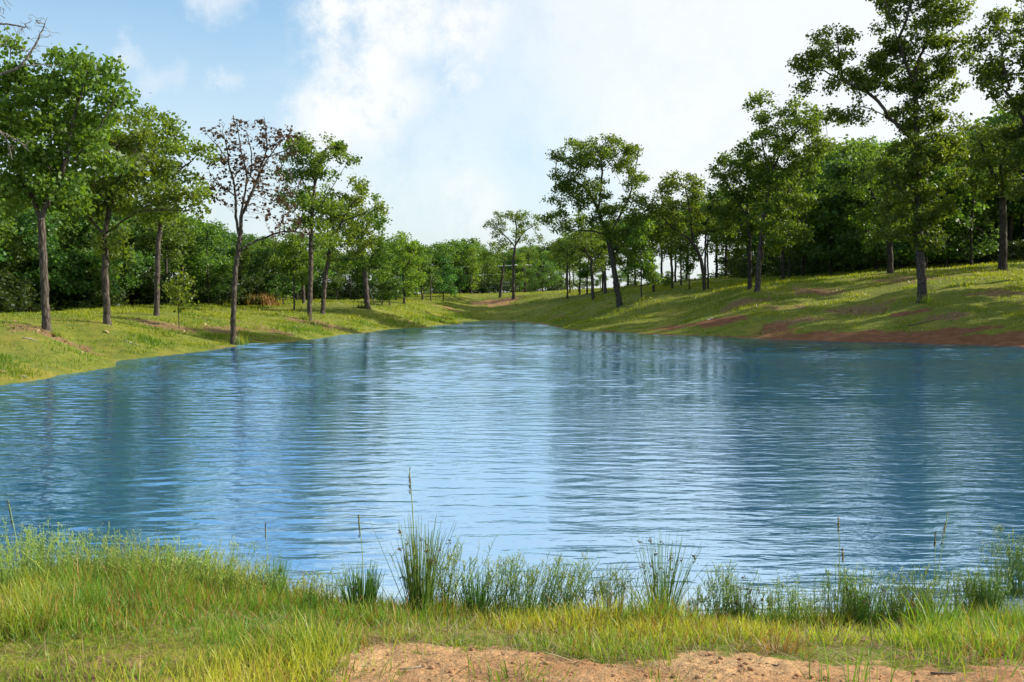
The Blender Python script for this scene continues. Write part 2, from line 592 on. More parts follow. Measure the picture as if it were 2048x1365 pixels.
def masks(X, Y, Z=None):
    X = np.asarray(X, float)
    Y = np.asarray(Y, float)
    if Z is None:
        Z = ground(X, Y)
    soil = blot(X, Y, SOILB, 21)
    lit = blot(X, Y, LITB, 31)
    # wet strip just above the water
    n = smooth_noise(X, Y, 1.1, 44)
    wet = np.clip((0.09 + .05 * n - Z) * 9, 0, 1) * (Y > 12)
    red = np.clip((X / np.maximum(Y, 1) - .20) * 8, 0, 1) * np.clip((.52 + .16 * n + .14 * smooth_noise(X, Y, 3.4, 45) - Z) * 3.2, 0, 1) * (Y > 12)
    soil = np.maximum(soil, red)
    soil = np.maximum(soil, wet * np.where(X < 0, .42, .8))
    # foreground: sandy bare ground right of the grassy corner
    u = X / np.maximum(Y, .5)
    nn = smooth_noise(X, Y, 2.6, 51) * .10 + smooth_noise(X, Y, 7.0, 52) * .06 + smooth_noise(X, Y, 19.0, 53) * .05
    edge = np.interp(u, [-1.5, -.25, -.16, 0, .25, .54, 1.5], [2.0, 2.6, 3.75, 3.95, 3.98, 4.05, 4.0])
    near = np.clip((edge - Y + nn * 3.0) * 2.6, 0, 1) * (Y < 9)
    left = np.clip((u + .27 + nn * 2.2 + .05 * smooth_noise(X, Y, 5.0, 57)) * 4.5, 0, 1)
    soil = np.where(Y < 9, near * left, soil)
    lit = np.where(Y < 9, np.clip(.25 + smooth_noise(X, Y, 3.3, 61) * .5, 0, .7), lit)
    return soil, lit, wet


def build_ground():
    uin = np.linspace(-.64, .64, 300)
    uo = .64 + np.cumsum(np.geomspace(.012, .35, 18))
    us = np.concatenate([-uo[::-1], uin, uo])
    Y1 = np.exp(np.arange(math.log(2.2), math.log(9.0), .0085))
    Y2 = np.exp(np.arange(math.log(9.0), math.log(150), .0115))
    Y3 = np.geomspace(150, 3000, 26)
    Ys = np.concatenate([[-900, -200, -40, -8, -2, 0.2, 1.2, 1.8], Y1, Y2, Y3])
    Ye = np.where(Ys < 2.2, np.maximum(np.abs(Ys), 2.2), Ys)
    X = us[None, :] * Ye[:, None]
    Y = np.repeat(Ys[:, None], len(us), 1)
    Z = ground(X, np.maximum(Y, 1.0))
    Z[Ys < 1.0] = .70
    # clods and hollows of the bare foreground
    soil, lit, wet = masks(X, Y, Z)
    g = np.random.default_rng(3)
    near = (Y > 2) & (Y < 8)
    bump = (smooth_noise(X, Y, 14, 71) * .006 + smooth_noise(X, Y, 30, 72) * .005 + np.abs(smooth_noise(X, Y, 9, 73)) * .008 + g.normal(0, .0025, X.shape))
    Z = Z + np.where(near, bump * np.clip((8 - Y) / 2, 0, 1), 0)
    nr, nc = X.shape
    i = np.arange(nr - 1)[:, None] * nc + np.arange(nc - 1)[None, :]
    Fq = np.stack([i, i + 1, i + nc + 1, i + nc], -1).reshape(-1, 4)
    V = np.stack([X, Y, Z], -1).reshape(-1, 3)
    m, N = new_mat('ground')
    out = N.n('ShaderNodeOutputMaterial')
    geo = N.n('ShaderNodeNewGeometry')
    pos = geo.outputs['Position']
    aS = N.n('ShaderNodeAttribute', attribute_name='soil').outputs['Fac']
    aL = N.n('ShaderNodeAttribute', attribute_name='litter').outputs['Fac']
    aN = N.n('ShaderNodeAttribute', attribute_name='near').outputs['Fac']
    nA = N.noise(pos, 0.35, 5, .6)
    nB = N.noise(pos, 2.2, 6, .65)
    nC = N.noise(pos, 14.0, 6, .7)
    nD = N.noise(pos, 70.0, 4, .7)
    grass = N.mix(N.ramp(nB, .3, .7), (0.085, 0.145, 0.015), (0.205, 0.230, 0.028))
    grass = N.mix(N.ramp(nC, .42, .70), grass, (0.150, 0.110, 0.040))
    grass = N.mix(N.math('MULTIPLY', N.ramp(nA, .5, .68), .55), grass, (0.27, 0.215, 0.045))
    lit_ = N.mix(N.ramp(nC, .32, .68), (0.105, 0.062, 0.024), (0.26, 0.180, 0.085))
    lit_ = N.mix(N.ramp(nD, .60, .72), lit_, (0.36, 0.30, 0.22))
    red = N.mix(N.ramp(nB, .3, .7), (0.145, 0.062, 0.030), (0.245, 0.115, 0.058))
    red = N.mix(N.ramp(nC, .45, .75), red, (0.12, 0.055, 0.027))
    sand = N.mix(N.ramp(nB, .32, .68), (0.38, 0.200, 0.092), (0.55, 0.345, 0.175))
    sand = N.mix(N.ramp(nC, .52, .74), sand, (0.22, 0.105, 0.052))
    sand = N.mix(N.math('MULTIPLY', N.ramp(nD, .58, .7), .6), sand, (0.13, 0.075, 0.045))
    soilc = N.mix(aN, red, sand)
    fL = N.ramp(N.math('ADD', aL, N.math('MULTIPLY_ADD', nC, .8, -.4)), .30, .62)
    c = N.mix(fL, grass, lit_)
    fS = N.ramp(N.math('ADD', aS, N.math('MULTIPLY_ADD', nC, .7, -.35)), .32, .60)
    c = N.mix(fS, c, soilc)
    h = N.math('ADD', N.math('MULTIPLY', nB, .05), N.math('ADD', N.math('MULTIPLY', nC, .03), N.math('MULTIPLY', nD, .008)))
    p = N.n('ShaderNodeBsdfPrincipled', {'Base Color': c, 'Roughness': .95, 'Specular IOR Level': .1})
    bp = N.n('ShaderNodeBump', {'Height': h, 'Strength': 1.0, 'Distance': 1.0})
    N.t.links.new(bp.outputs[0], p.inputs['Normal'])
    N.t.links.new(p.outputs[0], out.inputs[0])
    me = make_mesh('ground', V, [Fq], m, smooth=True, attrs={'soil': soil.ravel(), 'litter': lit.ravel(), 'near': np.where(Y < 10, 1.0, np.where(X < 2 + .02 * Y, .55, 0.0)).ravel()})
    tag(obj('ground', me), 'grassy banks with bare red soil around the pond', None, None, 'structure')


build_ground()


# ------------------------------------------------------------------ pond
RIPPLE = 0.052             # rms slope of the ripples


def build_pond():
    m, N = new_mat('pond_water')
    out = N.n('ShaderNodeOutputMaterial')
    geo = N.n('ShaderNodeNewGeometry')
    pos = geo.outputs['Position']
    sep = N.n('ShaderNodeSeparateXYZ', {0: pos})

    def stretched(sx, sy, scale, detail, rough, rot=0.0, dist=0.0):
        mp = N.n('ShaderNodeMapping', {'Vector': pos, 'Scale': (sx, sy, 1), 'Rotation': (0, 0, R(rot))})
        return N.noise(mp.outputs[0], scale, detail, rough, dist=dist)
    w1 = stretched(.32, 1.0, 6.5, 2, .5, 3, .5)
    w2 = stretched(.40, 1.0, 16.0, 2, .5, -5, .4)
    w3 = stretched(.22, 1.0, 1.7, 2, .5, 7)
    patch = N.ramp(stretched(.35, 1.0, .11, 3, .55, 8), .38, .64)
    h = N.math('ADD', N.math('MULTIPLY', w1, .055), N.math('MULTIPLY', w2, .018))
    h = N.math('MULTIPLY', h, N.math('MULTIPLY_ADD', patch, .75, .35))
    h = N.math('ADD', h, N.math('MULTIPLY', w3, .030))
    bp = N.n('ShaderNodeBump', {'Height': h, 'Strength': 1.0, 'Distance': .36})
    # murky shallows close to the near bank
    sh = N.n('ShaderNodeAttribute', attribute_name='shallow').outputs['Fac']
    body = N.mix(sh, (0.040, 0.240, 0.520), (0.54, 0.66, 0.54))
    dif = N.n('ShaderNodeBsdfDiffuse', {'Color': body, 'Normal': bp.outputs[0]})
    gl = N.n('ShaderNodeBsdfGlossy', {'Color': (0.66, 0.83, 0.96, 1), 'Roughness': .08, 'Normal': bp.outputs[0]})
    fr = N.n('ShaderNodeFresnel', {'IOR': 1.33, 'Normal': bp.outputs[0]})
    k = N.math('MULTIPLY_ADD', fr.outputs[0], 0.26, 0.74, clamp=True)
    mx = N.n('ShaderNodeMixShader', {0: k, 1: dif.outputs[0], 2: gl.outputs[0]})
    N.t.links.new(mx.outputs[0], out.inputs[0])
    uo = .62 + np.cumsum(np.geomspace(.01, .25, 14))
    us = np.concatenate([-uo[::-1], np.linspace(-.62, .62, 210), uo])
    Ys = [4.4]
    while Ys[-1] < 108:
        Ys.append(Ys[-1] + .034 * max(1.0, Ys[-1] / 16))
    Ys = np.array(Ys)
    X = us[None, :] * Ys[:, None]
    Y = np.repeat(Ys[:, None], len(us), 1)
    # wind ripples: many small waves running towards the near bank, short ones only where the sheet is fine enough
    rg = np.random.default_rng(77)
    dY = .034 * np.maximum(1.0, Ys / 16)
    Z = np.zeros_like(X)
    var = np.zeros(len(Ys))
    for q in range(90):
        lam = .11 * (.85 / .11) ** rg.random()
        kk = 2 * math.pi / lam
        a = rg.normal(0, .36)
        wgt = np.clip((lam / dY - 3.2) / 2.0, 0, 1) * (.5 if lam > .5 else 1.0)
        Z += (wgt / kk)[:, None] * np.sin(kk * (Y * math.cos(a) + X * math.sin(a)) + rg.uniform(0, 6.28))
        var += wgt ** 2 / 2
    Z /= np.sqrt(np.maximum(var, 1e-6))[:, None]
    gust = np.clip(.75 + .45 * smooth_noise(X * .35, Y, .22, 78) + .2 * smooth_noise(X * .4, Y, .7, 79), .30, 1.35)
    Z = Z * gust * RIPPLE * np.interp(Y, [6, 15, 60], [.75, 1.0, 1.35])
    g = ground_fast(X, Y)
    shal = np.clip((g + .30) / .30, 0, 1) * (Y < 10)
    nr, nc = X.shape
    i = np.arange(nr - 1)[:, None] * nc + np.arange(nc - 1)[None, :]
    Fq = np.stack([i, i + 1, i + nc + 1, i + nc], -1).reshape(-1, 4)
    wet = (g < .25).ravel()
    keep = wet[Fq].any(1)
    me = make_mesh('pond', np.stack([X, Y, Z], -1).reshape(-1, 3), [Fq[keep]], m, smooth=True, attrs={'shallow': shal.ravel()})
    tag(obj('pond', me), 'blue rippled pond water', None, None, 'structure')


build_pond()


# ------------------------------------------------------------------ trees
def resample(pts, step):
    pts = np.asarray(pts, float)
    out = [pts[0]]
    for a, b in zip(pts[:-1], pts[1:]):
        n = max(1, int(round(np.linalg.norm(b - a) / step)))
        for i in range(1, n + 1):
            out.append(a + (b - a) * i / n)
    return np.array(out)


def smooth_path(pts, it=2):
    """corner-cut a polyline, ends kept"""
    pts = np.asarray(pts, float)
    for _ in range(it):
        if len(pts) < 3:
            break
        q = [pts[0]]
        for a, b in zip(pts[:-1], pts[1:]):
            q += [a * .75 + b * .25, a * .25 + b * .75]
        q.append(pts[-1])
        pts = np.array(q)
    return pts


def grow_tree(paths, attr, step, kill, g, iters=70, wig=.16):
    """paths: skeleton polylines, the first is the trunk; attr: points the twigs grow towards. Returns node positions and parents."""
    pos, par = [], []
    for k, pth in enumerate(paths):
        q = resample(smooth_path(pth), step)
        q[1:-1] += g.normal(0, step * .06, q[1:-1].shape)
        if k == 0:
            prev = -1
            start = 0
        else:
            arr = np.array(pos)
            prev = int(np.argmin(((arr - q[0]) ** 2).sum(1)))
            start = 1
        for p in q[start:]:
            pos.append(p)
            par.append(prev)
            prev = len(pos) - 1
    pos = np.array(pos)
    par = list(par)
    ntr = len(resample(smooth_path(paths[0]), step))
    skip = int(ntr * .45)
    base = np.arange(len(pos))
    ok = base >= skip
    A = np.array(attr)
    P_ = pos[ok]
    idx = base[ok]
    d = np.linalg.norm(A[:, None] - P_[None], axis=-1)
    near = idx[d.argmin(1)]
    nd = d.min(1)
    posl = [p for p in pos]
    for it in range(iters):
        alive = nd > kill
        A, near, nd = A[alive], near[alive], nd[alive]
        if not len(A):
            break
        pn = np.array(posl)
        dirs = norm(A - pn[near])
        un, inv = np.unique(near, return_inverse=True)
        acc = np.zeros((len(un), 3))
        np.add.at(acc, inv, dirs)
        pd = np.array([pn[u] - pn[par[u]] if par[u] >= 0 else (0, 0, 1) for u in un])
        acc = norm(norm(acc) + .25 * norm(pd) + g.normal(0, wig, acc.shape))
        newp = pn[un] + acc * step
        n0 = len(posl)
        posl.extend(newp)
        par.extend(un.tolist())
        dn = np.linalg.norm(A[:, None] - newp[None], axis=-1)
        j = dn.argmin(1)
        dm = dn[np.arange(len(A)), j]
        upd = dm < nd
        near = np.where(upd, n0 + j, near)
        nd = np.where(upd, dm, nd)
    return np.array(posl), np.array(par)


def tree_meshes(name, paths, attr, trunk_r, g, step=.3, kill=.42, leaf=.16, per_tip=32, per_twig=11, clump=.19, hexa=False, leafmat=None, barkmat=None,
                leaf_keep=1.0, tip_r=.008, flare=1.75, droop=.0, up=.35, wig=.16, bare=False, twig_n=3):
    pos, par = grow_tree(paths, attr, step, kill, g, wig=wig)
    n = len(pos)
    kids = np.zeros(n, int)
    np.add.at(kids, par[par >= 0], 1)
    tips = np.where(kids == 0, 1.0, 0.0)
    for i in range(n - 1, 0, -1):
        tips[par[i]] += tips[i]
    e = math.log(max(tips[0], 3)) / math.log(trunk_r / tip_r)
    rad = tip_r * tips ** (1 / e)
    hgt = pos[:, 2] - pos[0, 2]
    fl = 1 + (flare - 1) * np.exp(-np.maximum(hgt, 0) / (trunk_r * 1.6))
    H = max(hgt.max(), .1)
    rad = rad * np.where(rad > trunk_r * .6, fl * (1.06 - .25 * np.clip(hgt / H, 0, 1)), 1)
    # main child of each node
    main = np.full(n, -1)
    best = np.zeros(n)
    for i in range(1, n):
        p = par[i]
        if rad[i] > best[p]:
            best[p] = rad[i]
            main[p] = i
    nxt = np.where(main >= 0, main, np.arange(n))
    prv = np.where(par >= 0, par, np.arange(n))
    t = norm(pos[nxt] - pos[prv])
    ref = norm(np.array([.12, .99, .05]))
    a = norm(np.cross(t, ref))
    b = np.cross(t, a)
    child = np.arange(1, n)
    p = par[child]
    cont = main[p] == child
    tdir = norm(pos[child] - pos[p])
    a0 = np.where(cont[:, None], a[p], norm(np.cross(tdir, ref)))
    b0 = np.where(cont[:, None], b[p], np.cross(tdir, norm(np.cross(tdir, ref))))
    r0 = np.where(cont, rad[p], np.minimum(rad[child] * 1.25, rad[p]))
    r1 = rad[child]
    V, Fs, off = [], [], 0
    for lo, hi, sd in ((.06, 9, 9), (.02, .06, 6), (0, .02, 3)):
        s = (r0 >= lo) & (r0 < hi)
        if not s.any():
            continue
        th = np.arange(sd) * 2 * math.pi / sd
        co, si = np.cos(th)[None, :, None], np.sin(th)[None, :, None]
        A0 = pos[p[s]][:, None] + r0[s][:, None, None] * (co * a0[s][:, None] + si * b0[s][:, None])
        A1 = pos[child[s]][:, None] + r1[s][:, None, None] * (co * a[child[s]][:, None] + si * b[child[s]][:, None])
        m = s.sum()
        V.append(np.concatenate([A0, A1], 1).reshape(-1, 3))
        i = np.arange(m)[:, None] * (2 * sd) + off
        j = np.arange(sd)[None]
        k = (j + 1) % sd
        Fs.append(np.stack([i + j, i + k, i + sd + k, i + sd + j], -1).reshape(-1, 4))
        off += m * 2 * sd
    trunk = make_mesh(name + '_trunk', np.concatenate(V), [np.concatenate(Fs)], barkmat or M_BARK, smooth=True)
    if bare:
        return trunk, None
    tipn = np.where((kids == 0) & (hgt > 0))[0]
    twig = np.where((tips <= twig_n) & (kids > 0) & (par >= 0))[0]
    cen = np.concatenate([np.repeat(tipn, per_tip), np.repeat(twig, per_twig)])
    if leaf_keep < 1:
        # whole clumps stay or are gone
        kp = g.random(n) < leaf_keep
        cen = cen[kp[cen]]
    L = len(cen)
    c = pos[cen] + g.normal(0, 1, (L, 3)) * clump * np.array([1, 1, .75])
    c[:, 2] -= droop * g.random(L)
    nrm = norm(g.normal(0, 1, (L, 3)) + np.array([0, 0, up]))
    ax = norm(np.cross(nrm, g.normal(0, 1, (L, 3))))
    bx = np.cross(nrm, ax)
    sz = leaf * g.uniform(.5, 1.4, L)
    if hexa:
        prof = np.array([(-.5, 0, 0), (-.08, .40, .08), (.12, .17, .02), (.5, .05, -.06), (.14, -.20, .02), (-.06, -.38, .08)])
    else:
        prof = np.array([(-.5, -.06, 0), (0, -.38, .07), (.5, .04, 0), (.04, .40, .07)])
    kf = len(prof)
    VV = c[:, None] + sz[:, None, None] * (prof[None, :, 0:1] * ax[:, None] + prof[None, :, 1:2] * bx[:, None] + prof[None, :, 2:3] * nrm[:, None])
    FF = np.arange(L * kf).reshape(L, kf)
    # neighbouring leaves of a clump share most of their tint
    ct = g.random(n)
    tint = np.clip(.6 * ct[cen] + .4 * g.random(L), 0, 1)
    crown = make_mesh(name + '_crown', VV.reshape(-1, 3), [FF], leafmat or M_OAK, np.repeat(tint, kf))
    return trunk, crown


def fill(ells, n, g, per=18, size=.56, out=1.08):
    """points for a crown: compact leafy masses (about `per` points each) set through a union of ellipsoids (x, y, z, rx, ry, rz), with gaps between"""
    vol = np.array([e[3] * e[4] * e[5] for e in ells])
    m = max(8, n // per)
    k = g.choice(len(ells), m * 4, p=vol / vol.sum())
    E = np.array(ells)[k]
    d = norm(g.normal(0, 1, (m * 4, 3)))
    r = g.random(m * 4) ** (1 / 3.4) * out
    c = E[:, :3] + d * r[:, None] * E[:, 3:]
    # keep the masses apart
    sp = (vol.sum() * 4.2 / m) ** (1 / 3)
    keep = [0]
    for i in range(1, len(c)):
        if len(keep) >= m:
            break
        if ((c[keep] - c[i]) ** 2).sum(1).min() > (sp * .62) ** 2:
            keep.append(i)
    c = c[keep]
    w = g.uniform(.5, 1.5, len(c))
    a = g.choice(len(c), n, p=w / w.sum())
    rad = sp * size * g.uniform(.55, 1.1, len(c))[a]
    q = norm(g.normal(0, 1, (n, 3))) * (g.random(n) ** (1 / 2.4))[:, None] * rad[:, None] * np.array([1.1, 1.1, .8])
    return c[a] + q


ONES = ['', 'first', 'second', 'third', 'fourth', 'fifth', 'sixth', 'seventh', 'eighth', 'ninth', 'tenth', 'eleventh', 'twelfth', 'thirteenth', 'fourteenth', 'fifteenth', 'sixteenth', 'seventeenth', 'eighteenth', 'nineteenth',
        'twentieth']


def ordinal(n):
    if n <= 20:
        return ONES[n]
    t = {2: 'twenty', 3: 'thirty', 4: 'forty'}[n // 10]
    return t + '-' + ONES[n % 10] if n % 10 else {2: 'twentieth', 3: 'thirtieth', 4: 'fortieth'}[n // 10]


TREES = []


def hero(label, base, D, trunk, limbs, crown, width, n=650, cat='tree', name='oak_tree', group=None, seed=0, depth=1.0, **kw):
    """a tree measured from the photograph: base (px, py), trunk and limbs as pixel polylines (px, py[, depth px]), crown as pixel ellipses"""
    g = np.random.default_rng(seed + 100)
    x, y, z = at(base[0], D)
    s = D * S / F

    def loc(p):
        dpt = p[2] if len(p) > 2 else 0
        return ((p[0] - base[0]) * s, dpt * s, (base[1] - p[1]) * s)
    paths = [[loc(q) for q in trunk]] + [[loc(q) for q in l] for l in limbs]
    paths[0][0] = (paths[0][0][0], 0, -.25)
    ells = []
    for c in crown:
        px, py, rx, ry = c[:4]
        dz = c[4] if len(c) > 4 else g.uniform(-.35, .35) * rx
        ells.append((*loc((px, py, dz)), rx * s, max(rx, ry) * s * .95 * depth, ry * s))
    A = fill(ells, n, g)
    # a step in proportion to the crown
    vol = sum(e[3] * e[4] * e[5] for e in ells) * 4.2
    spc = (vol / n) ** (1 / 3)
    kw.setdefault('step', max(.16, min(.34, spc * .55)))
    kw.setdefault('kill', max(.20, min(.42, spc * .6)))
    tr, cr = tree_meshes(name, paths, A, width * s / 2 * .72, g, **kw)
    root = obj(name, None, None, (x, y, z))
    root.empty_display_size = .5
    tag(root, label, cat, group)
    obj('trunk', tr, root)
    if cr is not None:
        obj('crown', cr, root)
    TREES.append((root, D))
    return root


hero('tall oak with forked trunk at the photo\'s left edge, nearest on left bank', (95, 663), 40,
     [(95, 663), (91, 600), (89, 520), (87, 440)],
     [[(87, 445), (65, 395, 10), (30, 340, 20), (-10, 290, 30)], [(87, 440), (112, 395, -10), (150, 330, -20), (165, 250, -25), (190, 170, -20)], [(88, 430), (98, 360, 15), (102, 290, 20), (95, 190, 10)],
      [(112, 395), (120, 330, 30), (105, 270, 40)], [(150, 330), (210, 280, -30), (250, 215, -30)], [(30, 340), (20, 250, 30), (5, 160, 20)]],
     [(60, 270, 120, 110), (175, 185, 72, 70), (10, 150, 60, 65), (95, 150, 40, 40), (238, 215, 34, 26), (110, 340, 95, 60), (30, 370, 90, 60), (170, 290, 60, 60), (240, 240, 30, 20)],
     21, n=1500, seed=1, leaf=.155, per_tip=34, per_twig=12)
hero('oak with a long low limb reaching right, second trunk on left bank', (215, 649), 46,
     [(215, 649), (213, 580), (212, 520), (213, 470)],
     [[(213, 470), (240, 458, -15), (275, 435, -25), (300, 425, -25), (360, 425, -30), (415, 428, -25)], [(213, 470), (185, 450, 15), (155, 410, 25)], [(214, 465), (222, 420), (224, 360, 10), (240, 290, 10)], [(222, 420), (255, 370, -20), (290, 310, -30)]],
     [(225, 335, 90, 72), (165, 385, 60, 50), (295, 350, 55, 52), (220, 270, 55, 40), (350, 400, 50, 22), (265, 420, 60, 30), (270, 290, 40, 40), (130, 400, 30, 30), (235, 500, 30, 30)],
     18, n=850, seed=2)
hero('oak between the low limbed oak and the withered tree on left bank', (313, 633), 58,
     [(313, 633), (316, 560), (318, 490), (326, 435)],
     [[(326, 435), (340, 390, -10), (365, 350, -20), (395, 330, -20)], [(326, 435), (312, 390, 20), (305, 320, 25), (300, 260, 20)], [(322, 455), (370, 425, 15), (420, 390, 20)]],
     [(305, 290, 62, 58), (372, 325, 50, 45), (330, 385, 85, 55), (412, 350, 28, 38), (300, 250, 36, 22), (395, 300, 22, 22), (410, 395, 30, 25), (270, 350, 40, 50), (300, 430, 60, 30)],
     14, n=800, seed=3, leafmat=M_OAKY)
hero('half dead oak with withered brown leaves at the water\'s edge on left bank', (465, 687), 53.5,
     [(465, 687), (466, 640), (469, 570), (476, 510), (484, 465)],
     [[(482, 475), (474, 440), (472, 390, 10), (463, 340, 15), (447, 305, 15), (405, 258, 20)], [(484, 465), (486, 430, -10), (498, 385, -15), (503, 355, -15), (494, 320, -15), (487, 290, -10), (480, 245, -5)],
      [(486, 430), (505, 395, -5), (520, 345, 10), (536, 315, 15), (557, 285, 20), (585, 258, 20)], [(476, 505), (500, 485, 10), (530, 472, 20), (560, 460, 20), (600, 462, 30)], [(520, 345), (540, 300, 0), (536, 240, -10)],
      [(536, 315), (565, 305, 10), (590, 285, 20)], [(463, 340), (458, 300, 5), (450, 265, 0)], [(503, 355), (515, 320, -20), (505, 270, -25)], [(472, 390), (440, 370, 15), (425, 350, 15)]],
     [(488, 310, 62, 55), (440, 275, 38, 28), (565, 280, 35, 38), (535, 350, 55, 50), (560, 410, 50, 45), (500, 260, 50, 25), (440, 350, 30, 30), (470, 400, 40, 40), (585, 455, 40, 25)],
     14, n=1700, seed=4, name='withered_oak_tree', leafmat=M_DEADLEAF, leaf_keep=.6, per_tip=8, per_twig=2, leaf=.16, clump=.11, droop=.16, tip_r=.010, step=.18, kill=.24, barkmat=M_BARK)
hero('upright oak right of the withered tree with bushy sprouts at its foot', (618, 641), 72,
     [(618, 641), (621, 580), (623, 500), (625, 440), (632, 370)],
     [[(632, 370), (645, 330, -8), (660, 295, -10)], [(628, 400), (605, 360, 10), (590, 320, 12)], [(632, 370), (622, 320, 10), (625, 290, 10)], [(625, 440), (655, 400, -12), (690, 345, -15)]],
     [(628, 330, 48, 45), (658, 300, 32, 24), (590, 345, 32, 45), (600, 400, 45, 32), (645, 420, 45, 42), (686, 335, 18, 22), (575, 385, 24, 28), (620, 290, 26, 20), (630, 480, 40, 30)],
     13, n=700, seed=5)
hero('leaning oak whose limb bends right over the grass, beside the upright oak', (645, 629), 80,
     [(645, 629), (649, 580), (655, 530), (663, 490), (685, 445)],
     [[(685, 445), (705, 410, -5), (735, 390, -10)], [(652, 525), (680, 520, 10), (712, 519, 15)], [(670, 475), (660, 430, 10), (665, 390, 12)], [(685, 445), (725, 430, 10), (755, 410, 10)]],
     [(690, 430, 42, 36), (722, 395, 34, 26), (665, 480, 36, 34), (748, 412, 22, 18), (690, 385, 24, 20), (705, 490, 42, 26), (655, 420, 28, 34), (735, 470, 26, 26)],
     12, n=620, seed=6, leafmat=M_OAKY)
hero('thick trunked oak with a dark mound at its foot, rightmost on left bank', (735, 617), 88,
     [(735, 617), (732, 570), (727, 520), (722, 480)],
     [[(722, 480), (738, 450, -8), (750, 420, -8)], [(722, 480), (705, 455, 8), (695, 440, 8)], [(724, 495), (750, 480, 5), (765, 470, 5)]],
     [(722, 455, 38, 36), (748, 415, 22, 24), (752, 480, 20, 28), (705, 500, 36, 22), (735, 510, 32, 20), (690, 450, 22, 30), (755, 445, 18, 18)],
     14, n=520, seed=7)
hero('slim young oak with thin straight stem left of the upright oak', (588, 626), 84, [(588, 626), (589, 560), (588, 500)], [[(588, 540), (600, 500, 5), (605, 470, 5)]],
     [(586, 510, 28, 36), (600, 545, 20, 20), (575, 545, 20, 22), (590, 475, 20, 20)], 5, n=260, seed=8)
hero('stout oak trunk half hidden behind the upright oak', (608, 612), 94, [(608, 612), (606, 560), (602, 500)], [[(603, 510), (620, 480), (630, 460)]],
     [(600, 490, 36, 36), (630, 500, 30, 28), (575, 500, 26, 30), (600, 540, 30, 18)], 9, n=320, seed=9)
hero('little sapling with a single thin stem between left bank oaks', (358, 640), 55, [(358, 640), (357, 610), (357, 560)], [], [(357, 560, 24, 28), (366, 585, 18, 16), (345, 590, 16, 12)], 3, n=150, seed=10, leafmat=M_OAKY, name='sapling', per_tip=8)

# far end of the pond
hero('bright green feathery conical tree at the far left of the meadow', (779, 611), 104, [(779, 611), (779, 560), (777, 515)], [], [(778, 590, 24, 10), (778, 570, 24, 20), (777, 545, 18, 20), (777, 522, 9, 14)], 4, n=330, seed=11, name='conical_tree', leafmat=M_BRIGHT, per_tip=16, leaf=.17)
hero('thin stake-like young tree left of the bright conical tree', (764, 611), 103, [(764, 611), (765, 580), (764, 550)], [], [(764, 560, 14, 24), (768, 540, 10, 14)], 3, n=110, seed=12, name='young_tree')
hero('straight tall oak with dark trunk beside the bright conical tree', (808, 607), 108, [(808, 607), (808, 560), (806, 505)], [[(807, 540), (822, 520), (828, 505)]],
     [(806, 505, 32, 28), (825, 555, 17, 34), (790, 520, 22, 26), (812, 485, 20, 14), (822, 525, 20, 24)], 7, n=420, seed=13, leafmat=M_OAKY)
hero('leaning oak with pale lower trunk at the wood\'s edge', (846, 594), 128, [(846, 594), (843, 560), (838, 530)], [], [(838, 515, 20, 24), (846, 555, 15, 18), (828, 500, 18, 16)], 6, n=260, seed=14)
hero('smallest dark green young tree in the row of three on the meadow', (862, 602), 126, [(862, 602), (862, 570), (861, 540)], [], [(862, 560, 20, 22), (861, 535, 13, 16)], 3, n=190, seed=15, name='young_tree', leafmat=M_FOREST)
hero('pale green young tree with forked stem, middle of the row of three', (887, 599), 131, [(887, 599), (887, 570), (886, 530)], [[(887, 580), (878, 565), (872, 550)]], [(885, 560, 23, 22), (890, 530, 13, 22), (874, 560, 15, 16), (900, 565, 14, 14)], 4, n=260, seed=16, name='young_tree', leafmat=M_BRIGHT)
hero('round crowned green young tree, right one of the row of three', (910, 595), 138, [(910, 595), (910, 570), (911, 540)], [], [(912, 558, 22, 18), (912, 540, 16, 12), (925, 562, 13, 12), (900, 555, 12, 12)], 3, n=230, seed=17, name='young_tree', leafmat=M_BRIGHT)
hero('slender yellow green columnar tree at the far wood edge', (943, 589), 150, [(943, 589), (943, 550), (944, 510)], [], [(946, 560, 10, 16), (948, 535, 9, 20), (944, 512, 8, 14)], 3, n=180, seed=18, name='columnar_tree', leafmat=M_OAKY)
hero('open crowned oak standing alone at the pond\'s far end', (1027, 598), 135, [(1027, 598), (1027, 555), (1027, 520), (1030, 495)],
     [[(1030, 495), (1015, 475, 5), (990, 455, 8)], [(1030, 495), (1045, 465, -5), (1072, 450, -8)], [(1030, 497), (1034, 460, 8), (1030, 435, 8)], [(1027, 515), (1055, 510, 5), (1075, 515, 5)]],
     [(1025, 445, 42, 22), (985, 460, 18, 12), (1065, 445, 22, 18), (1015, 480, 36, 18), (1060, 475, 26, 14), (1030, 430, 22, 10)], 8, n=420, seed=19)
hero('dark leaning oak close behind the lone oak at the far end', (1000, 596), 140, [(1000, 596), (1002, 570), (1006, 545), (1010, 515)], [],
     [(990, 520, 24, 30), (1012, 510, 24, 26), (980, 545, 16, 18), (1005, 545, 22, 18)], 7, n=340, seed=20, barkmat=M_BARKD)
hero('rounded pale willow-like tree behind the crest of the far bank', (1085, 586), 165, [(1085, 586), (1085, 560), (1085, 530)], [], [(1085, 545, 34, 28), (1072, 560, 24, 20), (1102, 560, 20, 20), (1085, 525, 20, 14)], 4, n=420, seed=21, name='rounded_tree', leafmat=M_BRIGHT)
hero('narrow pale yellow green tree by the utility pole', (1052, 586), 162, [(1052, 586), (1050, 555), (1048, 530)], [], [(1050, 545, 13, 22), (1045, 525, 10, 14)], 3, n=160, seed=22, name='young_tree', leafmat=M_OAKY)

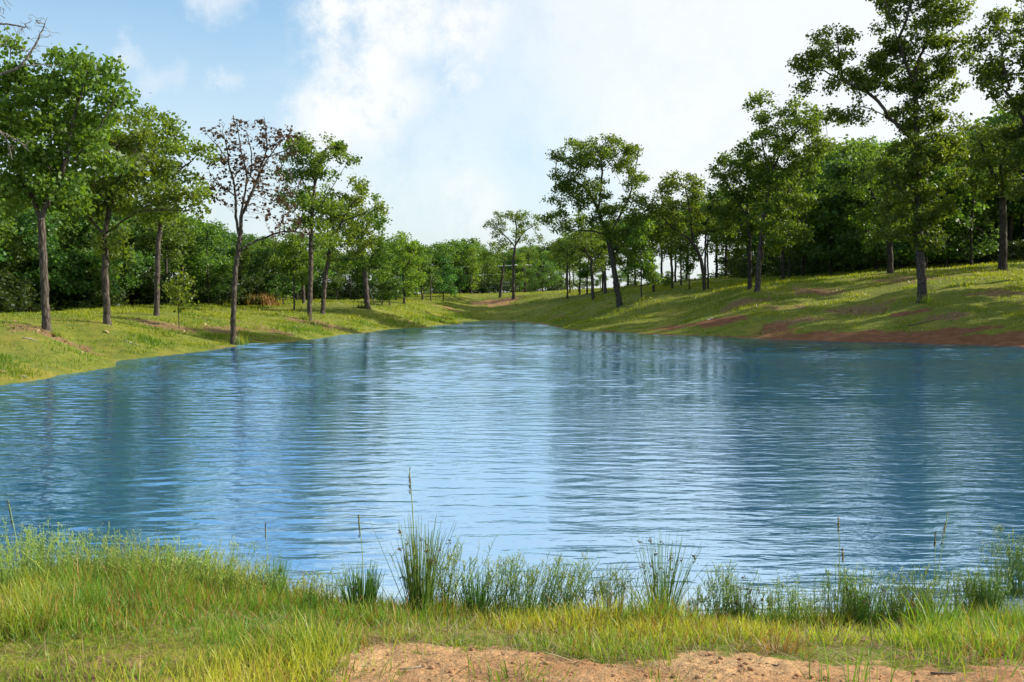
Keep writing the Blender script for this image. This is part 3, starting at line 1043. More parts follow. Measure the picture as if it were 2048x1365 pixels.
# right of the far end
hero('large leaning oak with open forked crown near the middle of the right bank', (1241, 613), 90, [(1241, 613), (1234, 575), (1225, 525), (1213, 465)],
     [[(1213, 465), (1200, 435, 5), (1192, 410, 5), (1175, 380, 5), (1145, 360, 10), (1112, 350, 10)], [(1196, 420), (1200, 380, -10), (1203, 330, -10), (1190, 295, -10)],
      [(1216, 475), (1235, 440, 5), (1257, 400, 8), (1268, 355, 8), (1275, 310, 8)], [(1212, 470), (1180, 460, 10), (1140, 462, 15)], [(1257, 400), (1240, 370, -8), (1225, 345, -10)], [(1220, 500), (1255, 490, -10), (1290, 500, -15)]],
     [(1175, 315, 62, 32), (1225, 310, 40, 30), (1120, 350, 34, 34), (1115, 400, 30, 34), (1170, 380, 50, 32), (1268, 330, 26, 42), (1150, 440, 58, 34), (1235, 450, 48, 40), (1080, 432, 16, 8), (1290, 490, 32, 32), (1275, 420, 34, 40), (1190, 290, 40, 14), (1265, 540, 28, 16)],
     15, n=1500, seed=23, per_tip=40, per_twig=14)
hero('stout pale trunked oak behind the large leaning oak, right bank', (1187, 600), 110, [(1187, 600), (1184, 560), (1182, 510)], [[(1182, 520), (1165, 490), (1150, 470)]],
     [(1175, 490, 42, 30), (1140, 500, 28, 30), (1200, 520, 30, 26), (1160, 520, 30, 18)], 9, n=380, seed=24)
hero('straight oak with flared foot between two oaks beyond the large leaning one', (1211, 588), 122, [(1211, 588), (1209, 550), (1207, 500)], [], [(1210, 490, 32, 34), (1230, 510, 24, 22), (1195, 530, 20, 14)], 8, n=300, seed=25)
hero('dark thin oak nearest the meadow on the crest of the far bank', (1140, 587), 138, [(1140, 587), (1139, 550), (1138, 505)], [], [(1135, 500, 30, 30), (1120, 520, 22, 22), (1150, 530, 20, 14), (1125, 480, 22, 18)], 4.5, n=330, seed=26, barkmat=M_BARKD)
hero('crooked tree with an elbow bend in its dark trunk', (1158, 583), 140, [(1158, 583), (1156, 568), (1148, 570), (1146, 550), (1144, 510)], [], [(1148, 510, 22, 22), (1158, 535, 14, 14)], 3.5, n=150, seed=27, barkmat=M_BARKD)
hero('thin straight oak standing alone just right of the large leaning oak', (1283, 597), 87, [(1283, 597), (1282, 560), (1281, 500)], [], [(1282, 500, 28, 38), (1300, 540, 26, 22), (1268, 545, 16, 18), (1285, 455, 22, 20)], 4, n=330, seed=28, barkmat=M_BARKD)
hero('oak with bushy low dark leaves around its trunk on right bank', (1308, 583), 100, [(1308, 583), (1306, 550), (1300, 500)], [], [(1305, 480, 34, 32), (1312, 555, 20, 18), (1290, 530, 22, 18), (1330, 460, 26, 26)], 7, n=340, seed=29, barkmat=M_BARKD)
hero('straight dark oak in front of the bright gap in the right wood', (1345, 577), 102, [(1345, 577), (1343, 540), (1340, 490)], [], [(1345, 460, 42, 34), (1325, 490, 30, 26), (1370, 500, 22, 22), (1330, 425, 34, 26)], 7, n=420, seed=30)
hero('narrow dark oak beside the bright gap', (1362, 572), 108, [(1362, 572), (1361, 540), (1360, 490)], [], [(1362, 480, 28, 32), (1375, 450, 22, 24)], 5, n=240, seed=31, barkmat=M_BARKD)
hero('thin oak with leafy sprouts at its foot before the curved oak', (1379, 578), 94, [(1379, 578), (1377, 540), (1374, 500)], [], [(1372, 490, 20, 26), (1378, 520, 18, 14)], 3.5, n=170, seed=32)
hero('curved oak whose trunk bows to the left over right bank', (1409, 579), 90, [(1409, 579), (1407, 550), (1400, 515), (1385, 485), (1360, 465)], [[(1400, 515), (1412, 490, 8), (1440, 450, 10)], [(1385, 485), (1378, 430, -8), (1370, 390, -8)], [(1360, 465), (1335, 450), (1320, 430)]],
     [(1360, 385, 44, 32), (1335, 420, 32, 30), (1395, 420, 38, 40), (1340, 455, 34, 22), (1430, 450, 34, 34), (1330, 370, 24, 18), (1390, 365, 24, 14), (1365, 500, 32, 14)], 10, n=760, seed=33, leafmat=M_OAKY)
hero('thin straight oak twin beside the curved oak', (1416, 578), 91, [(1416, 578), (1415, 540), (1413, 480), (1418, 420)], [], [(1420, 420, 30, 30), (1440, 470, 26, 26), (1405, 450, 22, 22)], 5, n=280, seed=34, barkmat=M_BARKD)
hero('dark left trunk of the close pair of oaks on right bank', (1499, 580), 81, [(1499, 580), (1499, 540), (1497, 470), (1490, 400)], [[(1495, 440), (1465, 390, 10), (1440, 345, 12)]],
     [(1470, 345, 44, 32), (1436, 340, 20, 30), (1490, 420, 48, 42), (1450, 400, 36, 30), (1500, 350, 36, 36), (1455, 480, 32, 26)], 11, n=900, seed=35, barkmat=M_BARKD, per_tip=40)
hero('grey right trunk of the close pair of oaks with tall spreading crown', (1514, 584), 78.5, [(1514, 584), (1516, 540), (1520, 480), (1530, 410), (1540, 350)],
     [[(1540, 350), (1560, 300, -8), (1600, 255, -10), (1650, 225, -10)], [(1538, 360), (1525, 300, 10), (1512, 230, 10)], [(1540, 350), (1548, 290, 0), (1555, 230, 0)], [(1528, 420), (1570, 390, -12), (1610, 340, -15)]],
     [(1540, 285, 55, 45), (1510, 225, 28, 28), (1600, 255, 52, 34), (1580, 215, 36, 22), (1560, 355, 62, 44), (1620, 310, 44, 44), (1500, 290, 26, 34), (1570, 430, 62, 44), (1650, 240, 28, 18), (1540, 480, 40, 24)],
     14, n=1500, seed=36, per_tip=40, per_twig=14)
hero('low leafy tree with sunlit drooping branches right of the close pair', (1578, 559), 98, [(1578, 559), (1577, 525), (1576, 480)], [], [(1575, 500, 36, 20), (1560, 470, 40, 26), (1610, 490, 30, 20), (1590, 440, 40, 34)], 6, n=480, seed=37, leafmat=M_OAKY)
hero('stump-thick dark oak behind the lower branches of the tallest oak', (1780, 546), 86, [(1780, 546), (1778, 510), (1775, 450), (1770, 380)], [[(1775, 440), (1745, 400), (1720, 350)]],
     [(1765, 350, 50, 60), (1720, 380, 46, 56), (1800, 420, 46, 56), (1740, 300, 40, 34), (1740, 460, 40, 30), (1775, 500, 28, 20)], 15, n=850, seed=38, barkmat=M_BARKD)
hero('tallest oak, great spreading limbs above the red soil of right bank', (1845, 605), 66, [(1845, 605), (1842, 560), (1836, 500), (1832, 420), (1829, 330), (1826, 250), (1820, 170)],
     [[(1829, 300), (1805, 268, 5), (1775, 238, 10), (1740, 220, 15), (1715, 214, 15), (1690, 218, 15), (1655, 240, 20)], [(1768, 234), (1748, 205, 0), (1715, 185, -5), (1680, 172, -5), (1640, 150, -5)], [(1820, 175), (1800, 140, -10), (1782, 100, -15), (1765, 50, -20), (1745, 5, -20)],
      [(1782, 100), (1795, 50, -25), (1800, -10, -30)], [(1820, 170), (1828, 130, 10), (1850, 90, 15), (1880, 40, 20)], [(1826, 200), (1850, 205, 10), (1885, 222, 15), (1925, 235, 20)], [(1834, 100), (1890, 70, 0), (1915, 50, 0)],
      [(1680, 172), (1665, 120, -15), (1655, 70, -20)], [(1838, 470), (1870, 440, 15), (1890, 400, 20)], [(1832, 420), (1800, 390, -15), (1770, 370, -20)]],
     [(1640, 120, 52, 48), (1625, 160, 34, 24), (1680, 180, 44, 26), (1665, 75, 24, 24), (1785, 60, 44, 54), (1860, 75, 48, 56), (1735, 160, 40, 28), (1895, 120, 32, 42), (1840, 150, 54, 30), (1770, 130, 34, 26), (1870, 195, 46, 24), (1790, -10, 54, 28), (1860, 0, 40, 30),
      (1700, 235, 44, 14), (1815, 330, 62, 50), (1800, 420, 46, 52), (1870, 330, 50, 46), (1860, 430, 40, 40), (1780, 480, 40, 24), (1870, 490, 36, 14), (1770, 190, 30, 16), (1825, 235, 46, 36), (1845, 285, 50, 30)],
     23, n=3000, seed=39, per_tip=38)
hero('dark thick oak trunk near the photo\'s right edge by the wood', (2003, 539), 80, [(2003, 539), (2003, 480), (2000, 400), (1995, 330)], [[(1998, 380), (1970, 330), (1950, 280)], [(1995, 330), (2010, 270), (2020, 230)]],
     [(1975, 290, 52, 50), (2010, 240, 40, 40), (1950, 340, 40, 40), (2030, 330, 38, 50), (1985, 380, 34, 24)], 20, n=850, seed=40, barkmat=M_BARKD)
hero('oak with limbs reaching into the photo from beyond its right edge', (2120, 622), 60, [(2120, 622), (2118, 540), (2110, 440), (2095, 340), (2075, 290)],
     [[(2095, 330), (2060, 280, 10), (2035, 235, 10), (2010, 195, 10), (1975, 170, 10), (1940, 150, 10)], [(2085, 310), (2075, 240, -10), (2060, 150, -15), (2040, 60, -15)], [(2010, 195), (1990, 150, -10), (1985, 100, -10)], [(2110, 440), (2060, 380, 5), (2030, 350, 5), (2000, 335, 5)]],
     [(1985, 130, 48, 50), (2035, 45, 40, 50), (2070, 110, 50, 60), (1960, 190, 34, 22), (2010, 220, 30, 20), (2060, 290, 40, 50), (2040, 400, 36, 40), (2110, 200, 70, 90), (1990, 60, 24, 24)],
     26, n=1500, seed=41, per_tip=40)
hero('bare dead tree whose grey branches enter at the photo\'s top left corner', (-95, 715), 33, [(-95, 715), (-92, 560), (-85, 420), (-75, 300), (-60, 210)],
     [[(-60, 215), (-20, 185, 5), (15, 170, 5), (50, 158, 5), (80, 115, 5), (97, 80, 5), (105, 60, 5)], [(50, 158), (100, 150, 8), (120, 158, 8)], [(-75, 290), (-50, 160, -5), (-25, 110, -8), (5, 76, -8), (36, 77, -8), (70, 84, -8)], [(-50, 160), (-30, 60, -5), (5, 40, -5), (25, 20, -5)],
      [(-80, 360), (-40, 300, 5), (0, 280, 5), (18, 295, 5), (30, 340, 5)], [(0, 280), (40, 300, 8), (60, 320, 8)]],
     [(20, 35, 24, 24), (95, 95, 32, 32), (60, 75, 26, 14), (110, 150, 24, 18), (30, 310, 34, 20), (-20, 80, 40, 50), (70, 130, 24, 20), (5, 50, 20, 20)],
     15, n=1100, seed=42, name='dead_tree', bare=True, barkmat=M_DEADWOOD, step=.10, kill=.11, tip_r=.0065, wig=.3)

# beyond the right edge: their shade falls across the bank
for i, (px, D, h) in enumerate([(2200, 74, 470), (2300, 62, 520), (2420, 72, 480), (2330, 88, 430), (2560, 66, 560), (2190, 58, 520), (2370, 55, 560), (2500, 58, 560), (2720, 60, 560)]):
    b = 590
    hero(ordinal(i + 1) + ' oak on right bank beyond the photo\'s right edge', (px, b), D, [(px, b), (px - 4, b - h * .25), (px + 3, b - h * .5), (px, b - h * .75)], [[(px, b - h * .45), (px - 60, b - h * .65), (px - 100, b - h * .75)], [(px, b - h * .45), (px + 60, b - h * .6), (px + 90, b - h * .75)]],
         [(px, b - h * .75, 90, h * .22), (px - 60, b - h * .6, 70, h * .18), (px + 60, b - h * .6, 70, h * .18), (px, b - h * .45, 60, h * .1)], 20, n=520, seed=60 + i, hexa=False, leaf=.24, group='oaks beyond the right edge')


# ------------------------------------------------------------------ the woods behind: a few kinds of tree, many individuals
def generic(kind, seed):
    g = np.random.default_rng(seed)
    H = 10.0
    if kind == 'wood':
        lean = g.uniform(-.5, .5)
        tr = [(0, 0, -.3), (lean * .3, g.uniform(-.3, .3), 3), (lean, g.uniform(-.4, .4), 6), (lean * .8, 0, 8.5)]
        ells = [(lean * .8, 0, 7.6, 2.0, 2.0, 2.2)]
        for k in range(6):
            a = g.uniform(0, 6.28)
            zz = g.uniform(3.2, 8.4)
            rr = 1.35 * (1.25 - abs(zz - 6) / 6)
            ells.append((lean + math.cos(a) * rr, math.sin(a) * rr, zz, g.uniform(1.0, 1.5), g.uniform(1.0, 1.5), g.uniform(.8, 1.3)))
        return tree_meshes('wood_tree', [tr], fill(ells, 620, g), .13, g, step=.34, kill=.42, leaf=.28, per_tip=26, per_twig=9, clump=.32, hexa=False, leafmat=M_FOREST, barkmat=M_BARKD, tip_r=.014)
    if kind == 'high':       # long bare trunk, crown high up
        lean = g.uniform(-.7, .7)
        tr = [(0, 0, -.3), (lean * .4, 0, 4), (lean, .2, 8)]
        ells = [(lean, 0, 8.3, 1.9, 1.9, 1.4)]
        for k in range(5):
            a = g.uniform(0, 6.28)
            ells.append((lean + math.cos(a) * 1.4, math.sin(a) * 1.4, g.uniform(6.0, 8.6), 1.2, 1.2, .9))
        return tree_meshes('wood_tree', [tr], fill(ells, 480, g), .13, g, step=.36, kill=.42, leaf=.28, per_tip=26, per_twig=9, clump=.32, hexa=False, leafmat=M_FOREST, barkmat=M_BARKD, tip_r=.014)
    if kind == 'low':        # leafy to the ground, sunlit edge-of-wood growth
        tr = [(0, 0, -.3), (.1, 0, 4), (g.uniform(-.5, .5), .2, 8.5)]
        ells = []
        for k in range(11):
            a = g.uniform(0, 6.28)
            zz = g.uniform(1.2, 9.0)
            rr = 1.8 * (1.1 - zz / 11)
            ells.append((math.cos(a) * rr, math.sin(a) * rr, zz, g.uniform(1.0, 1.6), g.uniform(1.0, 1.6), g.uniform(.7, 1.1)))
        return tree_meshes('wood_tree', [tr], fill(ells, 680, g), .11, g, step=.34, kill=.42, leaf=.28, per_tip=26, per_twig=9, clump=.32, hexa=False, leafmat=M_BRIGHT if seed % 2 else M_FOREST, barkmat=M_BARKD, tip_r=.014)
    # shrub, 3 m
    trs = [[(0, 0, -.2), (.1, 0, .6), (.2, .1, 1.6)], [(0, 0, 0), (-.6, .2, .8), (-1.0, .1, 1.5)], [(0, 0, 0), (.6, -.2, .7), (1.1, -.1, 1.3)]]
    ells = [(g.uniform(-1.1, 1.1), g.uniform(-.7, .7), z_, .9, .8, .6) for z_ in (.25, .4, .3, .8, 1.0, 1.3, 1.6, 1.9)]
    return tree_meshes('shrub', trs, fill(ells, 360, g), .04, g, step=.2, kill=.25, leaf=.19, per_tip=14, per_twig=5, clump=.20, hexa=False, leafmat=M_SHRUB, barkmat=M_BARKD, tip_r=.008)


KINDS = {k: [generic(k, 300 + i + 10 * j) for i in range(n)] for j, (k, n) in enumerate((('wood', 4), ('high', 3), ('low', 4), ('shrub', 4)))}


def plant(kind, px, D, top_py, label, group, name='wood_tree', cat='tree', wide=1.0, g=RNG, mesh_h=10.0):
    x, y, z = at(px, D)
    s = D * S / F
    base_py = 600 - (z - CAMH) / s
    h = max((base_py - top_py) * s, .5)
    tr, cr = KINDS[kind][int(g.integers(len(KINDS[kind])))]
    root = obj(name, None, None, (x, y, z))
    k = h / mesh_h
    root.scale = (k * wide, k * wide, k)
    root.rotation_euler = (0, 0, g.uniform(0, 6.28))
    tag(root, label, cat, group)
    obj('trunk', tr, root)
    obj('crown', cr, root)
    return root


def row(kinds, px0, px1, step, Df, topf, label, group, jit=6, jd=4, jt=12, **kw):
    px = px0
    k = 0
    while px < px1:
        q = px + RNG.uniform(-jit, jit)
        k += 1
        plant(kinds[int(RNG.integers(len(kinds)))], q, Df(q) + RNG.uniform(-jd, jd), topf(q) + RNG.uniform(-jt, jt), label + ', ' + ordinal(k) + ' from left', group, **kw)
        px += step


ip = np.interp
row(['low', 'wood', 'low'], -90, 590, 30, lambda p: ip(p, [-100, 0, 300, 600], [62, 68, 80, 100]), lambda p: ip(p, [-100, 100, 330, 440, 520, 600], [360, 400, 430, 450, 478, 490]),
    'leafy tree at the sunlit edge of the wood behind left bank', 'front trees of the left wood', wide=1.15)
row(['wood', 'high', 'wood'], -120, 640, 30, lambda p: ip(p, [-100, 0, 300, 600], [76, 84, 98, 118]), lambda p: ip(p, [-100, 100, 330, 440, 520, 600], [330, 390, 425, 455, 482, 494]),
    'shaded tree deeper in the wood behind left bank', 'inner trees of the left wood', wide=1.1)
row(['high', 'wood', 'high'], 600, 800, 24, lambda p: ip(p, [600, 800], [122, 136]), lambda p: ip(p, [600, 700, 800], [498, 505, 492]),
    'slender tree of the far wood behind the left bank oaks', 'trees of the far wood', wide=1.0, jt=8)
row(['wood', 'wood', 'low'], 775, 1140, 22, lambda p: ip(p, [775, 860, 1140], [142, 165, 185]), lambda p: ip(p, [775, 860, 900, 940, 960, 1000, 1140], [486, 492, 482, 486, 505, 508, 492]),
    'tree of the dark far wood beyond the meadow', 'trees of the far wood', wide=1.1, jt=8)
row(['wood', 'high'], 790, 1140, 30, lambda p: 200, lambda p: ip(p, [790, 940, 980, 1140], [484, 484, 500, 480]), 'tree in the back of the dark far wood', 'trees of the far wood', wide=1.2, jt=8)
row(['high', 'wood'], 1130, 1300, 24, lambda p: 128, lambda p: ip(p, [1130, 1200, 1300], [470, 450, 430]), 'tree behind the oaks at the left end of right bank', 'trees behind right bank', wide=1.0)
row(['high'], 1300, 1480, 26, lambda p: 122, lambda p: ip(p, [1300, 1400, 1480], [425, 400, 360]), 'tall bare trunked tree around the bright gap of the right wood', 'trees behind right bank', wide=1.1)
row(['wood', 'low', 'wood'], 1470, 2150, 29, lambda p: ip(p, [1470, 1600, 2100], [122, 112, 104]), lambda p: ip(p, [1470, 1600, 1700, 1800, 1900, 2000, 2100], [400, 330, 285, 290, 290, 240, 190]),
    'dark tree at the edge of the wood behind right bank', 'front trees of the right wood', wide=1.1)
row(['wood', 'wood', 'high'], 1500, 2180, 34, lambda p: 132, lambda p: ip(p, [1500, 1700, 1900, 2100], [400, 300, 290, 200]), 'shaded tree deeper in the wood behind right bank', 'inner trees of the right wood', wide=1.2)
row(['low', 'wood'], 1170, 1480, 34, lambda p: 300, lambda p: 545, 'small pale tree far beyond the gap in the right wood', 'far trees beyond the gap', wide=1.6, jt=5, jd=30)

row(['low', 'wood'], -160, 640, 34, lambda p: ip(p, [-100, 0, 300, 600], [92, 100, 116, 136]), lambda p: ip(p, [-100, 100, 330, 440, 520, 600], [350, 400, 440, 465, 490, 505]),
    'tree in the back of the wood behind left bank', 'inner trees of the left wood', wide=1.5)
row(['low', 'wood'], 1500, 2200, 40, lambda p: 152, lambda p: ip(p, [1500, 1700, 1900, 2100], [420, 320, 320, 240]), 'tree in the back of the wood behind right bank', 'inner trees of the right wood', wide=1.5)

row(['low'], 590, 1150, 30, lambda p: ip(p, [600, 800, 900, 1150], [150, 165, 215, 215]), lambda p: ip(p, [600, 700, 800, 940, 980, 1140], [512, 515, 505, 500, 512, 500]), 'low leafy tree closing the back of the far wood', 'trees of the far wood', wide=1.7, jt=6)
SH = dict(name='shrub', cat='shrub', mesh_h=2.6)
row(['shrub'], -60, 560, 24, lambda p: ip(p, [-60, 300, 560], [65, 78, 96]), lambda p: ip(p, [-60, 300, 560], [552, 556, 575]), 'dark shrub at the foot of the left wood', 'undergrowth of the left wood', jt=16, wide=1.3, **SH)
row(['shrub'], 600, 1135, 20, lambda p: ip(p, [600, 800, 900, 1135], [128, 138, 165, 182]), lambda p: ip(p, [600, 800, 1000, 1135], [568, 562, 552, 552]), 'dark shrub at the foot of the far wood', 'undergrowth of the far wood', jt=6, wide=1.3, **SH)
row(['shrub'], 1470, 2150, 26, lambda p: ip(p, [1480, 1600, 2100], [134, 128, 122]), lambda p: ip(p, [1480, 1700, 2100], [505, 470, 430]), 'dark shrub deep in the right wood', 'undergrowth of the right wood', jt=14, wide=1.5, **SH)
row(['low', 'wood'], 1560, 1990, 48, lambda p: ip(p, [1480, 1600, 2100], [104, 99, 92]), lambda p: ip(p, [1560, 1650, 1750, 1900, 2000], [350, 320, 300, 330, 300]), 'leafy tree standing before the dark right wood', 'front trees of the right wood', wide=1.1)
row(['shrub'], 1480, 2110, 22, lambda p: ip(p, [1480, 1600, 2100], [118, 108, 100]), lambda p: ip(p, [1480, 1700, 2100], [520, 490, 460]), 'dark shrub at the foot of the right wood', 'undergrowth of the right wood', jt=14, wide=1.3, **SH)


# ------------------------------------------------------------------ grass
def blades(base, h, w, az, lean, tint, curl=.35, segs=2, g=RNG):
    """tapering bent blades: base (n,3), height h, width w, azimuth of lean, lean in radians"""
    n = len(base)
    h, w, az, lean, tint = [np.broadcast_to(np.asarray(a, float), (n,)) for a in (h, w, az, lean, tint)]
    d = np.stack([np.cos(az), np.sin(az), np.zeros(n)], -1)
    fa = az + math.pi / 2 + g.normal(0, .9, n)
    side = np.stack([np.cos(fa), np.sin(fa), np.zeros(n)], -1)
    up = np.array([0, 0, 1.0])
    V = []
    p = base.copy()
    cur = lean.copy()
    for k in range(segs):
        ww = (w * (1 - .55 * k / segs))[:, None] / 2
        V += [p - side * ww, p + side * ww]
        step = (h / segs)[:, None]
        p = p + step * (np.cos(cur)[:, None] * up + np.sin(cur)[:, None] * d)
        cur = np.minimum(cur + curl * (.4 + .6 * lean), 2.0)
    V.append(p)
    V = np.stack(V, 1)
    kf = 2 * segs + 1
    o = np.arange(n)[:, None] * kf
    quads = np.concatenate([o + np.array([2 * k, 2 * k + 1, 2 * k + 3, 2 * k + 2]) for k in range(segs - 1)]) if segs > 1 else np.zeros((0, 4), int)
    tris = o + np.array([2 * segs - 2, 2 * segs - 1, 2 * segs])
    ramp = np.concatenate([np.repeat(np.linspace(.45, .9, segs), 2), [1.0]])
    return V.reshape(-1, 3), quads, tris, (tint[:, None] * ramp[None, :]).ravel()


def blade_mesh(name, parts, mat):
    V, Q, T, C, off = [], [], [], [], 0
    for (v, q, t, c) in parts:
        V.append(v)
        Q.append(q + off)
        T.append(t + off)
        C.append(c)
        off += len(v)
    return make_mesh(name, np.concatenate(V), [np.concatenate(Q), np.concatenate(T)], mat, np.concatenate(C))


def meadow():
    g = np.random.default_rng(7)
    n = 820000
    u = g.uniform(-.66, .66, n)
    Y = np.exp(g.uniform(math.log(17), math.log(128), n))
    X = u * Y
    Z = ground_fast(X, Y)
    soil, lit, wet = masks(X, Y, Z)
    dens = (1 - soil) ** 1.6 * (1 - .72 * lit) * np.clip((Z - .015) * 12, 0, 1)
    nz = smooth_noise(X, Y, 1.5, 91) * .35 + smooth_noise(X, Y, .45, 92) * .35
    dens = dens * np.clip(.50 + 1.5 * nz, .06, 1)
    k = g.random(n) < dens
    X, Y, Z, lit, nz = X[k], Y[k], Z[k], lit[k], nz[k]
    n = len(X)
    hh = g.uniform(.04, .12, n) * (1 + .9 * np.clip(smooth_noise(X, Y, 1.6, 93), -.6, 1)) * np.clip(Y / 45, .75, 1.5)
    # lush strip beside the water on the left, longer grass in the wood's shade
    lush = np.exp(-((Z - .38) / .25) ** 2) * (X < -4)
    hh = hh * (1 + .7 * lush)
    w = np.clip(Y / 950 * 1.05, .018, .09)
    tint = np.clip(.55 + .40 * smooth_noise(X, Y, .7, 94) + g.normal(0, .2, n) - .55 * lush + .15 * lit, 0, np.where(Y > 45, .72, .95))
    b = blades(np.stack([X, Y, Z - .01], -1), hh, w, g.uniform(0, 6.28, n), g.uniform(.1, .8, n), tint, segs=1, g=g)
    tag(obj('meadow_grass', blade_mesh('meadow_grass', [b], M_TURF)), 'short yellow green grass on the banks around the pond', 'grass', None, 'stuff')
    # pale fallen leaves and chips on the littered patches
    n = 60000
    u = g.uniform(-.62, .62, n)
    Y = np.exp(g.uniform(math.log(19), math.log(100), n))
    X = u * Y
    Z = ground_fast(X, Y)
    soil, lit, wet = masks(X, Y, Z)
    k = (g.random(n) < (lit * .20 + .008)) & (Z > .1)
    X, Y, Z = X[k], Y[k], Z[k]
    n = len(X)
    nrm = norm(g.normal(0, .5, (n, 3)) + np.array([0, -.2, 1]))
    a = norm(np.cross(nrm, g.normal(0, 1, (n, 3))))
    bb = np.cross(nrm, a)
    sz = g.uniform(.05, .16, n)[:, None]
    c = np.stack([X, Y, Z + .03], -1)
    V = np.stack([c - a * sz, c - bb * sz * .4 + nrm * sz * .2, c + a * sz, c + bb * sz * .4 + nrm * sz * .15], 1)
    me = make_mesh('fallen_leaves', V.reshape(-1, 3), [np.arange(4 * n).reshape(-1, 4)], M_STRAW, np.repeat(g.random(n), 4))
    tag(obj('fallen_leaves', me), 'pale dry leaves and bark chips strewn on the banks', 'leaves', None, 'stuff')


meadow()


def near_grass():
    g = np.random.default_rng(8)
    n = 260000
    u = g.uniform(-.68, .68, n)
    Y = g.uniform(2.6, 7.4, n)
    k = g.random(n) < (Y / 7.4)
    u, Y = u[k], Y[k]
    X = u * Y
    Z = ground_fast(X, Y)
    soil, lit, wet = masks(X, Y, Z)
    n1 = smooth_noise(X, Y, 4.2, 101)
    n2 = smooth_noise(X, Y, 1.6, 102)
    left = np.clip((-.16 - u) * 6, 0, 1)
    shore = np.exp(-((Z - .16) / .20) ** 2)
    dens = (1 - soil) ** 2.2 * np.clip(.52 + .75 * n1 + .30 * left + .30 * shore, .07, 1) + .22 * (soil > .3) * np.clip(n1 - .05, 0, 1)
    dens = dens * np.clip((Z + .06) * 14, 0, 1) * np.clip(1.15 - soil, 0, 1)
    k = g.random(len(X)) < dens
    X, Y, Z, n1, n2, left, shore, u, soil = [a[k] for a in (X, Y, Z, n1, n2, left, shore, u, soil)]
    n = len(X)
    hh = g.uniform(.025, .105, n) * (1 + .7 * np.clip(n1, -.6, 1)) + shore * g.uniform(.0, .06, n) + left * g.uniform(0, .13, n) * np.clip(.7 + .9 * n2, .1, 2)
    hh = hh * np.where(soil > .4, .6, 1) * (1 + .5 * np.clip(smooth_noise(X, Y, 9.0, 141), -.7, 1))
    tint = np.clip(.50 + .50 * smooth_noise(X, Y, 2.2, 103) + .25 * smooth_noise(X, Y, 6.0, 104) + .05 * left + g.normal(0, .22, n) - .22 * shore, 0, 1)
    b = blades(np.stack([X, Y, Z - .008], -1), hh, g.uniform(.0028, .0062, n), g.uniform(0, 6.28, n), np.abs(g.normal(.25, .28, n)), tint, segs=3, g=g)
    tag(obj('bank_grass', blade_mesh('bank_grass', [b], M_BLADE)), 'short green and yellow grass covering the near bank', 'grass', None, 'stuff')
    k = g.random(n) < np.clip(.17 + .30 * smooth_noise(X, Y, 2.9, 131), .02, .5)
    m = int(k.sum())
    b = blades(np.stack([X, Y, Z - .008], -1)[k], hh[k] * g.uniform(.8, 1.35, m), g.uniform(.0028, .0055, m), g.uniform(0, 6.28, m), np.abs(g.normal(.3, .3, m)), g.random(m), segs=3, g=g)
    tag(obj('withering_grass', blade_mesh('withering_grass', [b], M_RUSTY)), 'orange and straw coloured withering grass among the green', 'grass', None, 'stuff')
    # dead straw between the blades and on the bare soil
    n = 26000
    u = g.uniform(-.66, .66, n)
    Y = g.uniform(2.7, 6.2, n)
    X = u * Y
    Z = ground_fast(X, Y)
    keep = (Z > .02) & (g.random(n) < np.clip(.5 + .5 * smooth_noise(X, Y, 2.4, 111), .12, 1) * (Y / 6.2))
    X, Y, Z = X[keep], Y[keep], Z[keep]
    n = len(X)
    L = g.uniform(.04, .20, n)
    b = blades(np.stack([X, Y, Z + .012], -1), L, g.uniform(.0022, .0042, n), g.uniform(0, 6.28, n), g.uniform(1.1, 1.62, n), g.random(n), curl=.05, segs=2, g=g)
    tag(obj('dry_straw', blade_mesh('dry_straw', [b], M_STRAW)), 'dry straw lying across the near bank', 'straw', None, 'stuff')
    # clods
    n = 6000
    u = g.uniform(-.3, .64, n)
    Y = g.uniform(2.9, 4.9, n)
    X = u * Y
    Z = ground_fast(X, Y)
    soil, lit, wet = masks(X, Y, Z)
    k = g.random(n) < np.clip(soil, 0, 1) * np.clip(.45 + .6 * smooth_noise(X, Y, 3.1, 121), .1, 1)
    X, Y, Z = X[k], Y[k], Z[k]
    n = len(X)
    ico = np.array([(0, 0, 1), (.89, 0, .45), (.28, .85, .45), (-.72, .53, .45), (-.72, -.53, .45), (.28, -.85, .45), (.72, .53, -.45), (-.28, .85, -.45), (-.89, 0, -.45), (-.28, -.85, -.45), (.72, -.53, -.45), (0, 0, -1)])
    fc = np.array([(0, 1, 2), (0, 2, 3), (0, 3, 4), (0, 4, 5), (0, 5, 1), (1, 6, 2), (2, 7, 3), (3, 8, 4), (4, 9, 5), (5, 10, 1), (6, 7, 2), (7, 8, 3), (8, 9, 4), (9, 10, 5), (10, 6, 1), (11, 7, 6), (11, 8, 7), (11, 9, 8), (11, 10, 9), (11, 6, 10)])
    sz = .003 + .011 * g.random(n) ** 4
    V = np.stack([X, Y, Z + sz * .3], -1)[:, None] + ico[None] * sz[:, None, None] * g.uniform(.6, 1.25, (n, 12, 1)) * np.array([1.2, 1.0, .7])
    Fc = (fc[None] + (np.arange(n) * 12)[:, None, None]).reshape(-1, 3)
    m = plain_mat('clod', (0.34, 0.185, 0.095), .95, .1, 0, .45, 25)
    tag(obj('soil_clods', make_mesh('soil_clods', V.reshape(-1, 3), [Fc], m)), 'small crumbs and clods of the sandy red soil', 'soil', None, 'stuff')


near_grass()


# ------------------------------------------------------------------ plants of the near bank, each a thing of its own
def foot(px, py, hi=7.0):
    x, y, z = hit(px, py, 2.2, hi)
    return x, y, max(z, -.06)


